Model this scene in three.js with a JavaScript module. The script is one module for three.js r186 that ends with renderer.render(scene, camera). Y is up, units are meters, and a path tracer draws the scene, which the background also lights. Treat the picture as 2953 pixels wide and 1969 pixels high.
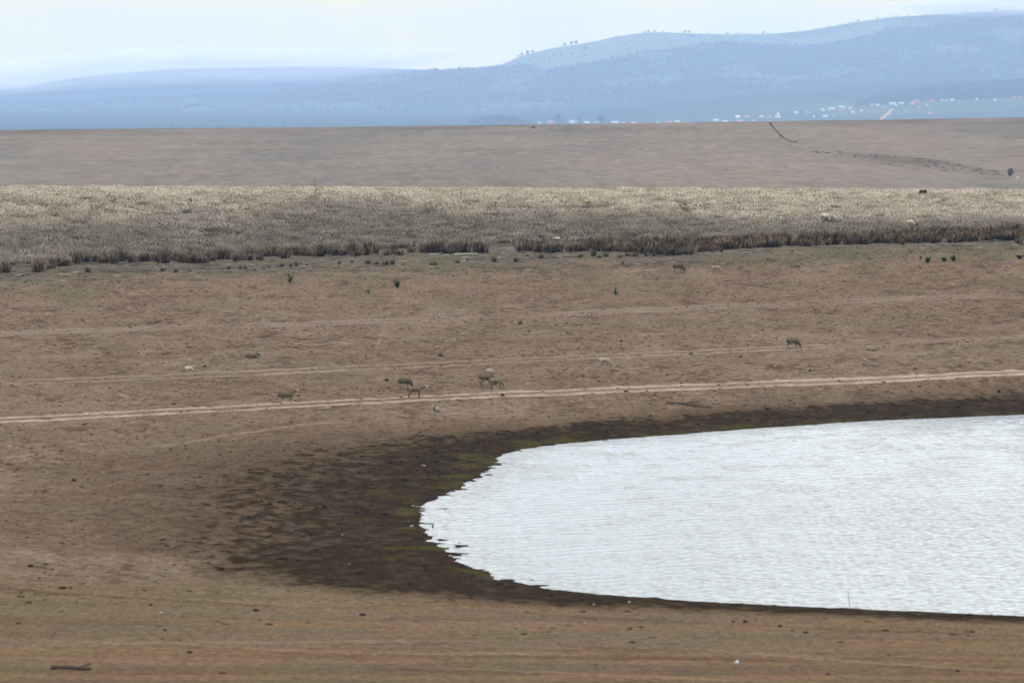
import * as THREE from 'three';
import { MarchingCubes } from 'three/addons/objects/MarchingCubes.js';
import { mergeGeometries } from 'three/addons/utils/BufferGeometryUtils.js';

// ---------------------------------------------------------------- camera, sky, sun, exposure
const scene = new THREE.Scene();
const FOCAL = 16400, CX = 1476.5, CY = 984.5, PITCH = Math.atan(734.5 / FOCAL), EYE = 17;
const camera = new THREE.PerspectiveCamera(2 * Math.atan(CY / FOCAL) * 180 / Math.PI, 1024 / 682, 1, 40000);
camera.position.set(0, EYE, 0);
camera.rotation.x = -PITCH;
camera.focus = 370; camera.userData.fStop = 2.2;
scene.add(camera);

const renderer = new THREE.WebGLRenderer({ antialias: true });
renderer.toneMapping = THREE.LinearToneMapping;
renderer.toneMappingExposure = 1.4;
renderer.shadowMap.enabled = true;

const sun = new THREE.DirectionalLight(new THREE.Color(1, 0.95, 0.88), 1.1);
sun.position.set(230, 260, -110); sun.target.position.set(0, 2, -310);
sun.castShadow = true; sun.shadow.radius = 24; sun.shadow.mapSize.set(2048, 2048);
Object.assign(sun.shadow.camera, { left: -130, right: 130, top: 260, bottom: -260, near: 1, far: 900 });
scene.add(sun, sun.target);

// air: haze of the whole valley
scene.fog = new THREE.FogExp2(new THREE.Color().setRGB(0.53, 0.70, 0.98), 0.0000625);

// ---------------------------------------------------------------- noise
const { clamp, lerp, smoothstep } = THREE.MathUtils;
function rng(seed) { let s = seed >>> 0; return () => { s = (s + 0x6d2b79f5) | 0; let t = Math.imul(s ^ (s >>> 15), 1 | s); t = (t + Math.imul(t ^ (t >>> 7), 61 | t)) ^ t; return ((t ^ (t >>> 14)) >>> 0) / 4294967296; }; }
function hash(ix, iy, s) { let h = Math.imul(ix, 374761393) ^ Math.imul(iy, 668265263) ^ Math.imul(s, 1274126177); h = Math.imul(h ^ (h >>> 13), 1274126177); h ^= h >>> 16; return (h >>> 0) / 4294967296; }
function vn(x, y, s = 0) {                                  // value noise, -1..1
  const ix = Math.floor(x), iy = Math.floor(y), fx = x - ix, fy = y - iy;
  const u = fx * fx * (3 - 2 * fx), v = fy * fy * (3 - 2 * fy);
  const a = hash(ix, iy, s), b = hash(ix + 1, iy, s), c = hash(ix, iy + 1, s), d = hash(ix + 1, iy + 1, s);
  return (a + (b - a) * u + (c - a) * v + (a - b - c + d) * u * v) * 2 - 1;
}
function fbm(x, y, s = 0, o = 4, g = 0.5) { let r = 0, a = 1, t = 0; for (let i = 0; i < o; i++) { r += a * vn(x, y, s + i * 17); t += a; a *= g; x = x * 2.03 + 3.1; y = y * 2.03 - 1.7; } return r / t; }

// ---------------------------------------------------------------- sky: even cloud deck, brighter overhead, creamy far away
{
  const W = 4096, H = 2048, data = new Float32Array(W * H * 4);
  const flat = new Float32Array(W * 3);
  for (let r = 0; r < H; r++) {
    const el = ((r + 0.5) / H - 0.5) * 180, e = Math.max(el, 0);
    const k = smoothstep(e, 0.9, 6), z = smoothstep(e, 4, 80);
    const base = [lerp(1.0, 1.01, k) + z * 1.27, lerp(0.84, 1.14, k) + z * 1.25, lerp(0.33, 1.28, k) + z * 1.22];
    const detailed = el > -0.3 && el < 40;
    for (let c = 0; c < W; c++) {
      let f = 1, b = 0;
      if (detailed) {
        const az = c / W * 360, sc = 1 / (1 + e * 0.12);
        // seamless in azimuth: sample on a circle
        const A = az * Math.PI / 180, R = 26 * sc + 3, n = fbm(Math.cos(A) * R + 11, Math.sin(A) * R + e * 2.2 * sc * 1.6, 5, 4, 0.55);
        f = 1 + lerp(0.7, 0.3, smoothstep(e, 0, 8)) * n; b = 0;
      }
      const i = (r * W + c) * 4;
      if (e < 6) f *= lerp(0.86, 1, e / 6);
      data[i] = base[0] * (f - b * 0.5); data[i + 1] = base[1] * f; data[i + 2] = base[2] * (f + b * 0.4); data[i + 3] = 1;
    }
  }
  const sky = new THREE.DataTexture(data, W, H, THREE.RGBAFormat, THREE.FloatType);
  sky.mapping = THREE.EquirectangularReflectionMapping; sky.magFilter = THREE.LinearFilter; sky.wrapS = THREE.RepeatWrapping; sky.needsUpdate = true;
  scene.background = sky; scene.environment = sky;
}

// ---------------------------------------------------------------- helpers
const ORD = ['first', 'second', 'third', 'fourth', 'fifth', 'sixth', 'seventh', 'eighth', 'ninth', 'tenth', 'eleventh', 'twelfth', 'thirteenth', 'fourteenth', 'fifteenth', 'sixteenth', 'seventeenth', 'eighteenth', 'nineteenth', 'twentieth', 'twenty-first', 'twenty-second', 'twenty-third', 'twenty-fourth', 'twenty-fifth', 'twenty-sixth', 'twenty-seventh', 'twenty-eighth', 'twenty-ninth', 'thirtieth', 'thirty-first', 'thirty-second', 'thirty-third', 'thirty-fourth', 'thirty-fifth', 'thirty-sixth', 'thirty-seventh', 'thirty-eighth', 'thirty-ninth', 'fortieth', 'forty-first', 'forty-second', 'forty-third', 'forty-fourth', 'forty-fifth', 'forty-sixth', 'forty-seventh', 'forty-eighth', 'forty-ninth', 'fiftieth'];
const taken = new Map();
function numbered(name) { const n = taken.get(name) ?? 0; taken.set(name, n + 1); return n ? name + '_' + String(n).padStart(3, '0') : name; }
function tag(o, label, category, group, kind) { o.userData.label = label; o.userData.category = category; if (group) o.userData.group = group; if (kind) o.userData.kind = kind; return o; }
function shadow(o) { o.traverse((m) => { if (m.isMesh) { m.castShadow = true; m.receiveShadow = true; } }); return o; }
function add(name, geometry, material, x = 0, y = 0, z = 0, turn = 0) { const m = new THREE.Mesh(geometry, material); m.name = numbered(name); m.position.set(x, y, z); m.rotation.y = turn; scene.add(m); return shadow(m); }
function group(name, x, y, z, turn = 0) { const g = new THREE.Group(); g.name = numbered(name); g.position.set(x, y, z); g.rotation.y = turn; scene.add(g); return g; }
function part(name, geometry, material, parent) { const m = new THREE.Mesh(geometry, material); m.name = name; parent.add(m); return shadow(m); }
function mat(r, g, b, o = {}) { return new THREE.MeshPhysicalMaterial({ color: new THREE.Color().setRGB(r, g, b), roughness: 1, specularIntensity: 0, side: THREE.DoubleSide, ...o }); }
function soil(o = {}) { return new THREE.MeshPhysicalMaterial({ color: 0xffffff, vertexColors: true, roughness: 1, specularIntensity: 0, side: THREE.DoubleSide, ...o }); }
const cp = Math.cos(PITCH), sp = Math.sin(PITCH);
function ray(x, y) { const a = (x - CX) / FOCAL, b = -(y - CY) / FOCAL; return [a, b * cp - sp, -(b * sp) - cp]; }        // direction (x, y, z)
function rowH(x, y, D) { const r = ray(x, y); return EYE + r[1] / -r[2] * D; }                                         // height of that sight line D metres out
function rowD(x, y, h) { const r = ray(x, y); return (h - EYE) / (r[1] / -r[2]); }
function colX(x, y, D) { const r = ray(x, y); return r[0] / -r[2] * D; }

// ---------------------------------------------------------------- the lie of the land
function pchip(pts) {
  pts = pts.slice().sort((a, b) => a[0] - b[0]);
  const n = pts.length, d = [], m = new Array(n);
  for (let i = 0; i < n - 1; i++) d[i] = (pts[i + 1][1] - pts[i][1]) / (pts[i + 1][0] - pts[i][0]);
  m[0] = d[0]; m[n - 1] = d[n - 2];
  for (let i = 1; i < n - 1; i++) m[i] = d[i - 1] * d[i] <= 0 ? 0 : 2 * d[i - 1] * d[i] / (d[i - 1] + d[i]);
  return (x) => {
    if (x <= pts[0][0]) return pts[0][1]; if (x >= pts[n - 1][0]) return pts[n - 1][1];
    let i = 0; while (x > pts[i + 1][0]) i++;
    const h = pts[i + 1][0] - pts[i][0], t = (x - pts[i][0]) / h, t2 = t * t, t3 = t2 * t;
    return (2 * t3 - 3 * t2 + 1) * pts[i][1] + (t3 - 2 * t2 + t) * h * m[i] + (-2 * t3 + 3 * t2) * pts[i + 1][1] + (t3 - t2) * h * m[i + 1];
  };
}
const NEAR = [[-400, 15.2], [-20, 15.3], [10, 14.7], [50, 9.6], [100, 4.6], [130, 2.5], [150, 1.3]];
function column(x, rows, far) {        // rows: [y, h], far: [D, h]
  const p = pchip([...NEAR, ...rows.map(([y, h]) => [rowD(x, y, h), h]), ...far]), table = new Float32Array(3001);
  for (let i = 0; i <= 3000; i++) table[i] = p(i - 400);
  return (D) => { const k = clamp(D + 400, 0, 2999), i = Math.floor(k); return table[i] + (table[i + 1] - table[i]) * (k - i); };
}
const farHill = (x, top) => [[560, 6.6], [640, 2.5], [760, -1.6], [900, rowH(x, 545, 900)], [1080, lerp(rowH(x, 545, 900), rowH(x, top, 1500), 0.36)], [1300, lerp(rowH(x, 545, 900), rowH(x, top, 1500), 0.74)], [1500, rowH(x, top, 1500)], [1570, rowH(x, top, 1500) - 0.7], [1660, rowH(x, top, 1500) - 2.2], [2100, -9], [2600, -22]];
const colL = column(0, [[1780, 0.62], [1700, 0.36], [1500, 0.2], [1350, 0.16], [1210, 0.5], [1065, 1.0], [950, 1.7], [830, 2.9], [785, 3.35], [740, 4.0], [640, 6.0], [565, 7.8]], [[525, 7.5], ...farHill(0, 375)]);
const colC = column(1476, [[1850, 0.7], [1775, 0.35], [1720, 0.02], [1600, -0.1], [1400, -0.1], [1300, 0.02], [1131, 0.8], [1000, 1.4], [900, 2.1], [800, 3.3], [735, 4.2], [690, 5.0], [620, 6.4], [565, 7.6]], [[528, 7.3], ...farHill(1476, 360)]);
const colR = column(2953, [[1850, 0.4], [1775, 0.02], [1600, -0.1], [1400, -0.1], [1195, 0.02], [1067, 1.4], [1000, 1.8], [900, 2.6], [800, 3.6], [740, 4.5], [690, 5.2], [640, 5.9], [610, 6.5], [567, 7.4]], [[530, 7.1], ...farHill(2953, 339)]);
function px2world(list, h = 0) { return list.map(([x, y]) => { const D = rowD(x, y, h); return [colX(x, y, D), D]; }); }
const POND = px2world([[4300, 1120], [3500, 1160], [2953, 1195], [2511, 1213], [2134, 1238], [1758, 1267], [1569, 1284], [1440, 1310], [1400, 1356], [1330, 1405], [1225, 1450], [1205, 1507], [1240, 1557], [1320, 1620], [1410, 1660], [1569, 1697], [1758, 1716], [2009, 1735], [2511, 1759], [2953, 1777], [3500, 1800], [4400, 1830]]);
let MUD = [[4300, 1040], [3500, 1085], [2953, 1128], [2500, 1152], [2009, 1186], [1507, 1230], [1130, 1258], [800, 1290], [620, 1340], [500, 1420], [430, 1500], [470, 1580], [600, 1640], [800, 1690], [1004, 1712], [1507, 1746], [2009, 1762], [2500, 1780], [2953, 1803], [3500, 1830], [4400, 1880]];
function signed(poly, X, D) {           // > 0 outside
  let best = 1e9, inside = false;
  for (let i = 0, j = poly.length - 1; i < poly.length; j = i++) {
    const [ax, ay] = poly[j], [bx, by] = poly[i], ex = bx - ax, ey = by - ay, px = X - ax, py = D - ay;
    const t = clamp((px * ex + py * ey) / (ex * ex + ey * ey), 0, 1), qx = px - ex * t, qy = py - ey * t;
    best = Math.min(best, qx * qx + qy * qy);
    if ((ay > D) !== (by > D) && X < (bx - ax) * (D - ay) / (by - ay) + ax) inside = !inside;
  }
  return (inside ? -1 : 1) * Math.sqrt(best);
}
const nearPond = (X, D) => D > 130 && D < 345 && X > -34;
function farLand(X, D) {                 // the plain with the village slope, beyond the dry hill
  const r = smoothstep(X, -150, 1040);
  return -48 + smoothstep(D, 8500, 12200) * (9 + 74 * r) + 3 * fbm(X / 480, D / 800, 91, 3) - 10 * smoothstep(D, 12800, 17600);
}
function smoothLand(X, D) {
  if (D > 2500) return lerp(-22, farLand(X, D), smoothstep(D, 2500, 6500));
  const tau = clamp(X / (0.09 * Math.max(D, 140)), -1.5, 1.5);
  let h = colL(D) * tau * (tau - 1) / 2 + colC(D) * (1 - tau * tau) + colR(D) * tau * (tau + 1) / 2;
  if (nearPond(X, D)) {
    const s = signed(POND, X, D), left = smoothstep(-X, -3, 6);
    if (s > 0) h = lerp(Math.min(0.015 + s * lerp(0.05, 0.012, left), 0.3), h, smoothstep(s, lerp(2, 5, left), lerp(11, 22, left)));
    else h = Math.max(-0.6, s * 0.03);
  }
  if (D > 650) h += 1.0 * fbm(X / 90, D / 200, 71, 3) * smoothstep(D, 650, 900) * (1 - smoothstep(D, 1300, 1480));
  return h;
}
function at(px, py, D0 = 120, D1 = 2400) {   // where the sight line of that pixel meets the land
  const r = ray(px, py), m = r[1] / -r[2];
  let D = D0;
  for (; D < D1; D += D < 600 ? 0.5 : 4) if (EYE + m * D <= smoothLand(r[0] / -r[2] * D, D)) break;
  let a = D - (D < 600 ? 0.5 : 4), b = D;
  for (let i = 0; i < 18; i++) { const c = (a + b) / 2; if (EYE + m * c <= smoothLand(r[0] / -r[2] * c, c)) b = c; else a = c; }
  const X = r[0] / -r[2] * b;
  return { X, D: b, h: smoothLand(X, b), m: FOCAL / b };
}

MUD = MUD.map(([x, y]) => { const p = at(x, y); return [p.X, p.D]; });
// wheel tracks: each a line that runs across the view, as D(X)
function line(points) { const w = points.map(([x, y]) => at(x, y)).sort((a, b) => a.X - b.X); const f = pchip(w.map((p) => [p.X, p.D])); const first = w[0], last = w[w.length - 1]; const s0 = (w[1].D - first.D) / (w[1].X - first.X), s1 = (last.D - w[w.length - 2].D) / (last.X - w[w.length - 2].X); return (X) => X < first.X ? first.D + s0 * (X - first.X) : X > last.X ? last.D + s1 * (X - last.X) : f(X); }
const MAIN = [line([[0, 1206], [450, 1182], [900, 1158], [1250, 1140], [1600, 1125], [2100, 1104], [2650, 1082], [2953, 1068]]), line([[0, 1217], [450, 1194], [900, 1169], [1250, 1151], [1600, 1137], [2100, 1117], [2650, 1093], [2953, 1078]])];
const UPPER = [line([[0, 1098], [400, 1083], [1000, 1056], [1600, 1028], [2070, 1007], [2650, 981], [2953, 966]]), line([[0, 1109], [400, 1094], [1000, 1067], [1600, 1038], [2070, 1016], [2650, 988], [2953, 972]])];
const FAINT = [line([[0, 958], [502, 941], [1255, 915], [1758, 895], [2385, 866], [2953, 846]]), line([[0, 966], [502, 948], [1255, 923], [1758, 903], [2385, 874], [2953, 853]])];
const TRAIL = line([[0, 1319], [230, 1300], [448, 1287], [689, 1250], [880, 1224], [1200, 1205]]);
const FORE = [line([[0, 1690], [300, 1713], [700, 1738], [1200, 1752], [2000, 1790], [2953, 1830]]), line([[0, 1842], [500, 1858], [1000, 1880], [2000, 1895], [2953, 1935]]), line([[0, 1893], [400, 1906], [1000, 1918], [2953, 1990]]), line([[0, 1862], [1400, 1850], [2000, 1875], [2953, 1940]])];
const RUSHBASE = line([[0, 790], [400, 768], [700, 752], [1476, 732], [2000, 722], [2500, 704], [2953, 688]]);

const gully = pchip([[2300, 430], [2450, 436], [2600, 448], [2750, 466], [2860, 488], [2960, 500]]);
const C = {
  field: [0.061, 0.0405, 0.0262], pale: [0.076, 0.0535, 0.0365], red: [0.064, 0.0375, 0.0225], dark: [0.028, 0.018, 0.012], green: [0.044, 0.042, 0.021], greygreen: [0.042, 0.036, 0.024],
  mud: [0.0112, 0.0073, 0.0042], mudbrown: [0.0255, 0.017, 0.0092], algae: [0.026, 0.0225, 0.006], rut: [0.225, 0.163, 0.122], straw: [0.08, 0.064, 0.042], hill: [0.126, 0.1, 0.08], hillgrey: [0.096, 0.085, 0.072], plain: [0.045, 0.055, 0.045],
};
const mixc = (a, b, t) => { a[0] += (b[0] - a[0]) * t; a[1] += (b[1] - a[1]) * t; a[2] += (b[2] - a[2]) * t; };
const MUDDY = 1, TRACK = 2, TRACK2 = 3, HILL = 4, BANK = 5, PLAIN = 6;
// fills o: dy (fine relief), c (colour), kind
function surface(X, D, o) {
  const c = o.c; o.kind = 0; o.dy = 0;
  if (D > 2300) { const rr = smoothstep(X / D, 0.005, 0.05) * (1 - 0.75 * smoothstep(D + 400 * fbm(X / 220, D / 500, 37, 3), 10000, 11300)); c[0] = lerp(0.022, 0.04, rr); c[1] = lerp(0.043, 0.056, rr); c[2] = lerp(0.052, 0.05, rr); const n = fbm(X / 120, D / 400, 31, 3); mixc(c, [0.075, 0.09, 0.045], rr * clamp(n * 1.4, 0, 0.8)); mixc(c, [0.03, 0.045, 0.04], clamp(-n * 1.5, 0, 0.7)); o.kind = PLAIN; return; }  // bluish like the forest: some distance haze is mixed into the colour
  if (D > 560) {
    const n = fbm(X / 14, D / 60, 32, 4), n2 = fbm(X / 40, D / 130, 33, 3), n3 = fbm(X / 1.6, D / 9, 34, 3), band = fbm(X / 55, D / 26, 35, 4);
    c[0] = C.hill[0]; c[1] = C.hill[1]; c[2] = C.hill[2];
    mixc(c, C.hillgrey, clamp(0.35 + n2 * 1.3 + n * 0.7 + band * 1.1, 0, 1)); mixc(c, [0.132, 0.1, 0.078], clamp(n * 1.2 - n2 * 0.6, 0, 0.7)); mixc(c, [0.055, 0.05, 0.043], 0.5 * clamp(-band * 1.6 - 0.3, 0, 1)); const k = 1 + 0.2 * n3 + 0.14 * vn(X / 1.3, D / 5, 36); c[0] *= k; c[1] *= k; c[2] *= k;
    mixc(c, [0.05, 0.044, 0.038], 0.6 * smoothstep(D, 1340, 1440) * clamp(0.5 + n * 1.2, 0, 1));
    if (X > 30 && D > 820) { const gy = gully(CX + X / D * FOCAL), row = 250 + (EYE - smoothLand(X, D)) / D * FOCAL, w = smoothstep(row, gy - 6, gy + 8) * (1 - smoothstep(row, gy + 8, gy + 40)) * smoothstep(X / D, 0.053, 0.066) * (1 - smoothstep(X / D, 0.083, 0.091)); mixc(c, [0.04, 0.037, 0.033], w * clamp(0.4 + 0.7 * n3 + 0.4 * n, 0, 0.7)); }
    o.dy = 0.06 * n3; o.kind = HILL; return;
  }
  const coarse = fbm(X / 9, D / 22, 1, 4), mid = fbm(X / 1.7, D / 4.5, 2, 3), fine = vn(X / 0.24, D / 0.5, 3), fine2 = fbm(X / 0.5, D / 1.1, 4, 2), streak = fbm(X / 14, D / 2.2, 5, 3);
  c[0] = C.field[0]; c[1] = C.field[1]; c[2] = C.field[2];
  mixc(c, C.pale, clamp(0.35 + mid * 0.9 + coarse * 0.7, 0, 1)); mixc(c, C.red, clamp(streak * 0.9, 0, 0.5)); mixc(c, C.dark, clamp(-fine2 * 1.5 - mid * 0.6 - 0.36, 0, 0.85));
  const sp1 = vn(X / 0.33, D / 0.8, 23), sp2 = vn(X / 0.45, D / 0.75, 24), patch = clamp(0.6 + 0.8 * fbm(X / 6, D / 13, 25, 3), 0.1, 1); mixc(c, C.dark, 0.8 * smoothstep(sp1, 0.5, 0.8) * patch); mixc(c, [0.11, 0.078, 0.053], 0.6 * smoothstep(sp2, 0.5, 0.85) * patch);
  const k = 1 + 0.17 * fine; c[0] *= k; c[1] *= k; c[2] *= k;
  let relief = 0.026 * fine + 0.05 * fine2 + 0.03 * mid;
  // tufts of green stubble
  const rb = RUSHBASE(X) - D, gr = clamp(fbm(X / 5, D / 12, 6, 4) * 1.8 - 0.15, 0, 1);
  const fore = smoothstep(-D, -200, -176);
  mixc(c, C.green, gr * clamp(0.25 + 0.5 * fore + 0.4 * (1 - smoothstep(rb, 20, 75)), 0, 0.8));
  const nearRush = (1 - smoothstep(rb + 9 * mid, 4, 26));
  mixc(c, C.greygreen, nearRush * 0.75); mixc(c, [0.017, 0.0145, 0.0115], nearRush * clamp(-fine2 * 1.4 + streak * 1.1 - 0.15, 0, 0.8));
  if (nearRush > 0.3 && D < RUSHBASE(X)) { const w = clamp(fbm(X / 1.2, D / 1.6, 8, 2) * 2.4 - 1.15, 0, 1) * nearRush; mixc(c, [0.14, 0.11, 0.085], w); }
  if (rb < 0) { mixc(c, [0.05, 0.042, 0.029], clamp((-rb - 2 + 6 * mid) / 10, 0, 0.95)); if (rb < -6) o.kind = BANK; }
  if (fore > 0) mixc(c, [0.067, 0.0415, 0.022], fore * 0.85); if (fore > 0) { const b1 = fbm(X / 18, D / 1.7, 26, 3), b2 = fbm(X / 26, D / 3.1, 27, 3); mixc(c, [0.066, 0.042, 0.026], fore * clamp(b1 * 1.6, 0, 0.8)); mixc(c, [0.034, 0.023, 0.0145], fore * clamp(-b1 * 1.3, 0, 0.45)); mixc(c, [0.05, 0.038, 0.027], fore * clamp(b2 * 1.2, 0, 0.5)); mixc(c, C.green, fore * gr * 0.3); }
  relief *= lerp(1, 0.6, fore);
  // wet mud
  if (nearPond(X, D) || (D < 345 && D > 150 && X > -50)) {
    const left = smoothstep(-X, -2, 8), s0 = signed(MUD, X, D), s = s0 + lerp(0.4, 1, left) * (1.6 * fbm(X / 4, D / 8, 9, 3) + 0.9 * mid), rear = smoothstep(D, 200, 215);
    const grainy = fine + 0.8 * sp1 + 0.5 * fine2, damp = (1 - smoothstep(s0 + 2.5 * fbm(X / 5, D / 11, 28, 3), -2, lerp(3, lerp(6, 14, left), rear))) * clamp(0.75 + 0.35 * grainy, 0, 1);
    mixc(c, [0.036, 0.0235, 0.0145], damp * 0.85);
    if (damp > 0) relief = lerp(relief, 0.034 * fine + 0.06 * fine2 + 0.03 * mid, damp);
    const base = 1 - smoothstep(s, lerp(-3, -10, left * rear), lerp(1.2, 4, left * rear)), wet = clamp(base * (1 + 0.45 * grainy * 4 * base * (1 - base)), 0, 1);
    if (wet > 0) {
      const p = signed(POND, X, D); mixc(c, [0.05, 0.036, 0.025], 0.5 * wet * smoothstep(sp2 + 0.3 * fine, 0.45, 0.9));
      mixc(c, C.mudbrown, clamp(wet * 1.3, 0, 1) * 0.9); mixc(c, C.mud, clamp(wet * 1.45 - 0.55 + fine2 * 0.6 + 0.45 * sp1 + 0.3 * fine, 0, 0.97));
      relief = lerp(relief, 0.03 * fine + 0.06 * fine2 + 0.03 * mid, wet);
      if (p < 9) {
        const a = clamp(1.9 * fbm(X / 1.1, D / 2.4, 12, 4) + lerp(0.1, 0.38, smoothstep(X, -6, -1) * smoothstep(D, 222, 240)) - Math.abs(p - 0.7) / lerp(1.4, 4.5, left), 0, 1);
        mixc(c, C.algae, a * 0.7); relief = lerp(relief, (0.012 * fine + 0.022 * fine2 + 0.024 * fbm(X / 0.9 + 5, D / 1.3, 29, 3)) * lerp(0.4, 1, smoothstep(-X, -7, 1)), 1 - smoothstep(Math.abs(p), 0.4, 4));
      }
      if (wet > 0.5) o.kind = MUDDY;
    }
  }
  if (o.kind === 0) {
    const wob = 0.28 * vn(X / 2.3, 3.7, 14) + 0.15 * vn(X / 0.7, 1.1, 15);
    let w = 0;
    for (let i = 0; i < 2; i++) { const d = Math.abs(D - MAIN[i](X) + wob), half = 0.7 + 0.15 * vn(X / 3.1, i * 9, 16); w = Math.max(w, 1 - smoothstep(d, half * 0.5, half)); }
    if (w > 0.02) { mixc(c, C.rut, w * clamp(0.82 + 0.3 * fine2 + 0.2 * mid, 0.4, 1)); relief = lerp(relief, -0.02 + 0.3 * relief, w); if (w > 0.5) o.kind = TRACK; }
    const between = D < MAIN[0](X) && D > MAIN[1](X); if (between && w < 0.5) { mixc(c, [0.088, 0.061, 0.042], 0.75 * smoothstep(X, -9, 6)); relief *= 0.6; }
    w = 0;
    for (let i = 0; i < 2; i++) { const d = Math.abs(D - UPPER[i](X) + wob), half = 0.75 + 0.2 * vn(X / 3.1, i * 9, 17); w = Math.max(w, 1 - smoothstep(d, half * 0.4, half)); }
    w *= 0.6 + 0.35 * vn(X / 4.2, 0.3, 18);
    if (w > 0.02) { mixc(c, C.rut, w * 0.62); relief = lerp(relief, -0.01 + 0.4 * relief, w); if (w > 0.28) o.kind = TRACK2; }
    w = 0;
    for (const f of FAINT) w = Math.max(w, 1 - smoothstep(Math.abs(D - f(X) + wob * 2), 0.4, 1.7));
    mixc(c, [0.088, 0.063, 0.046], w * clamp(0.65 + 0.5 * vn(X / 5, 2, 19), 0, 0.9)); relief *= 1 - 0.5 * w;
    if (X < -8) { const d = Math.abs(D - TRAIL(X) + wob); w = (1 - smoothstep(d, 0.25, 0.9)) * clamp(0.5 + 0.7 * vn(X / 2, 4, 20), 0, 0.8); mixc(c, [0.09, 0.062, 0.04], w); }
    if (D < 200) for (let i = 0; i < 4; i++) { const d = D - FORE[i](X) + wob * 0.8; w = Math.exp(-d * d * 3.2) * clamp(0.42 + 0.6 * vn(X / 4, i * 3.3, 21), 0, 0.85); mixc(c, i % 2 ? [0.086, 0.058, 0.038] : [0.086, 0.055, 0.034], w); const e = d + 0.9; w = Math.exp(-e * e * 4) * clamp(0.3 + 0.6 * vn(X / 3, i * 5.1, 22), 0, 0.6); mixc(c, [0.035, 0.02, 0.012], w); }
  }
  o.dy = relief * (1 - 0.5 * smoothstep(D, 380, 450));
}

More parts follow.
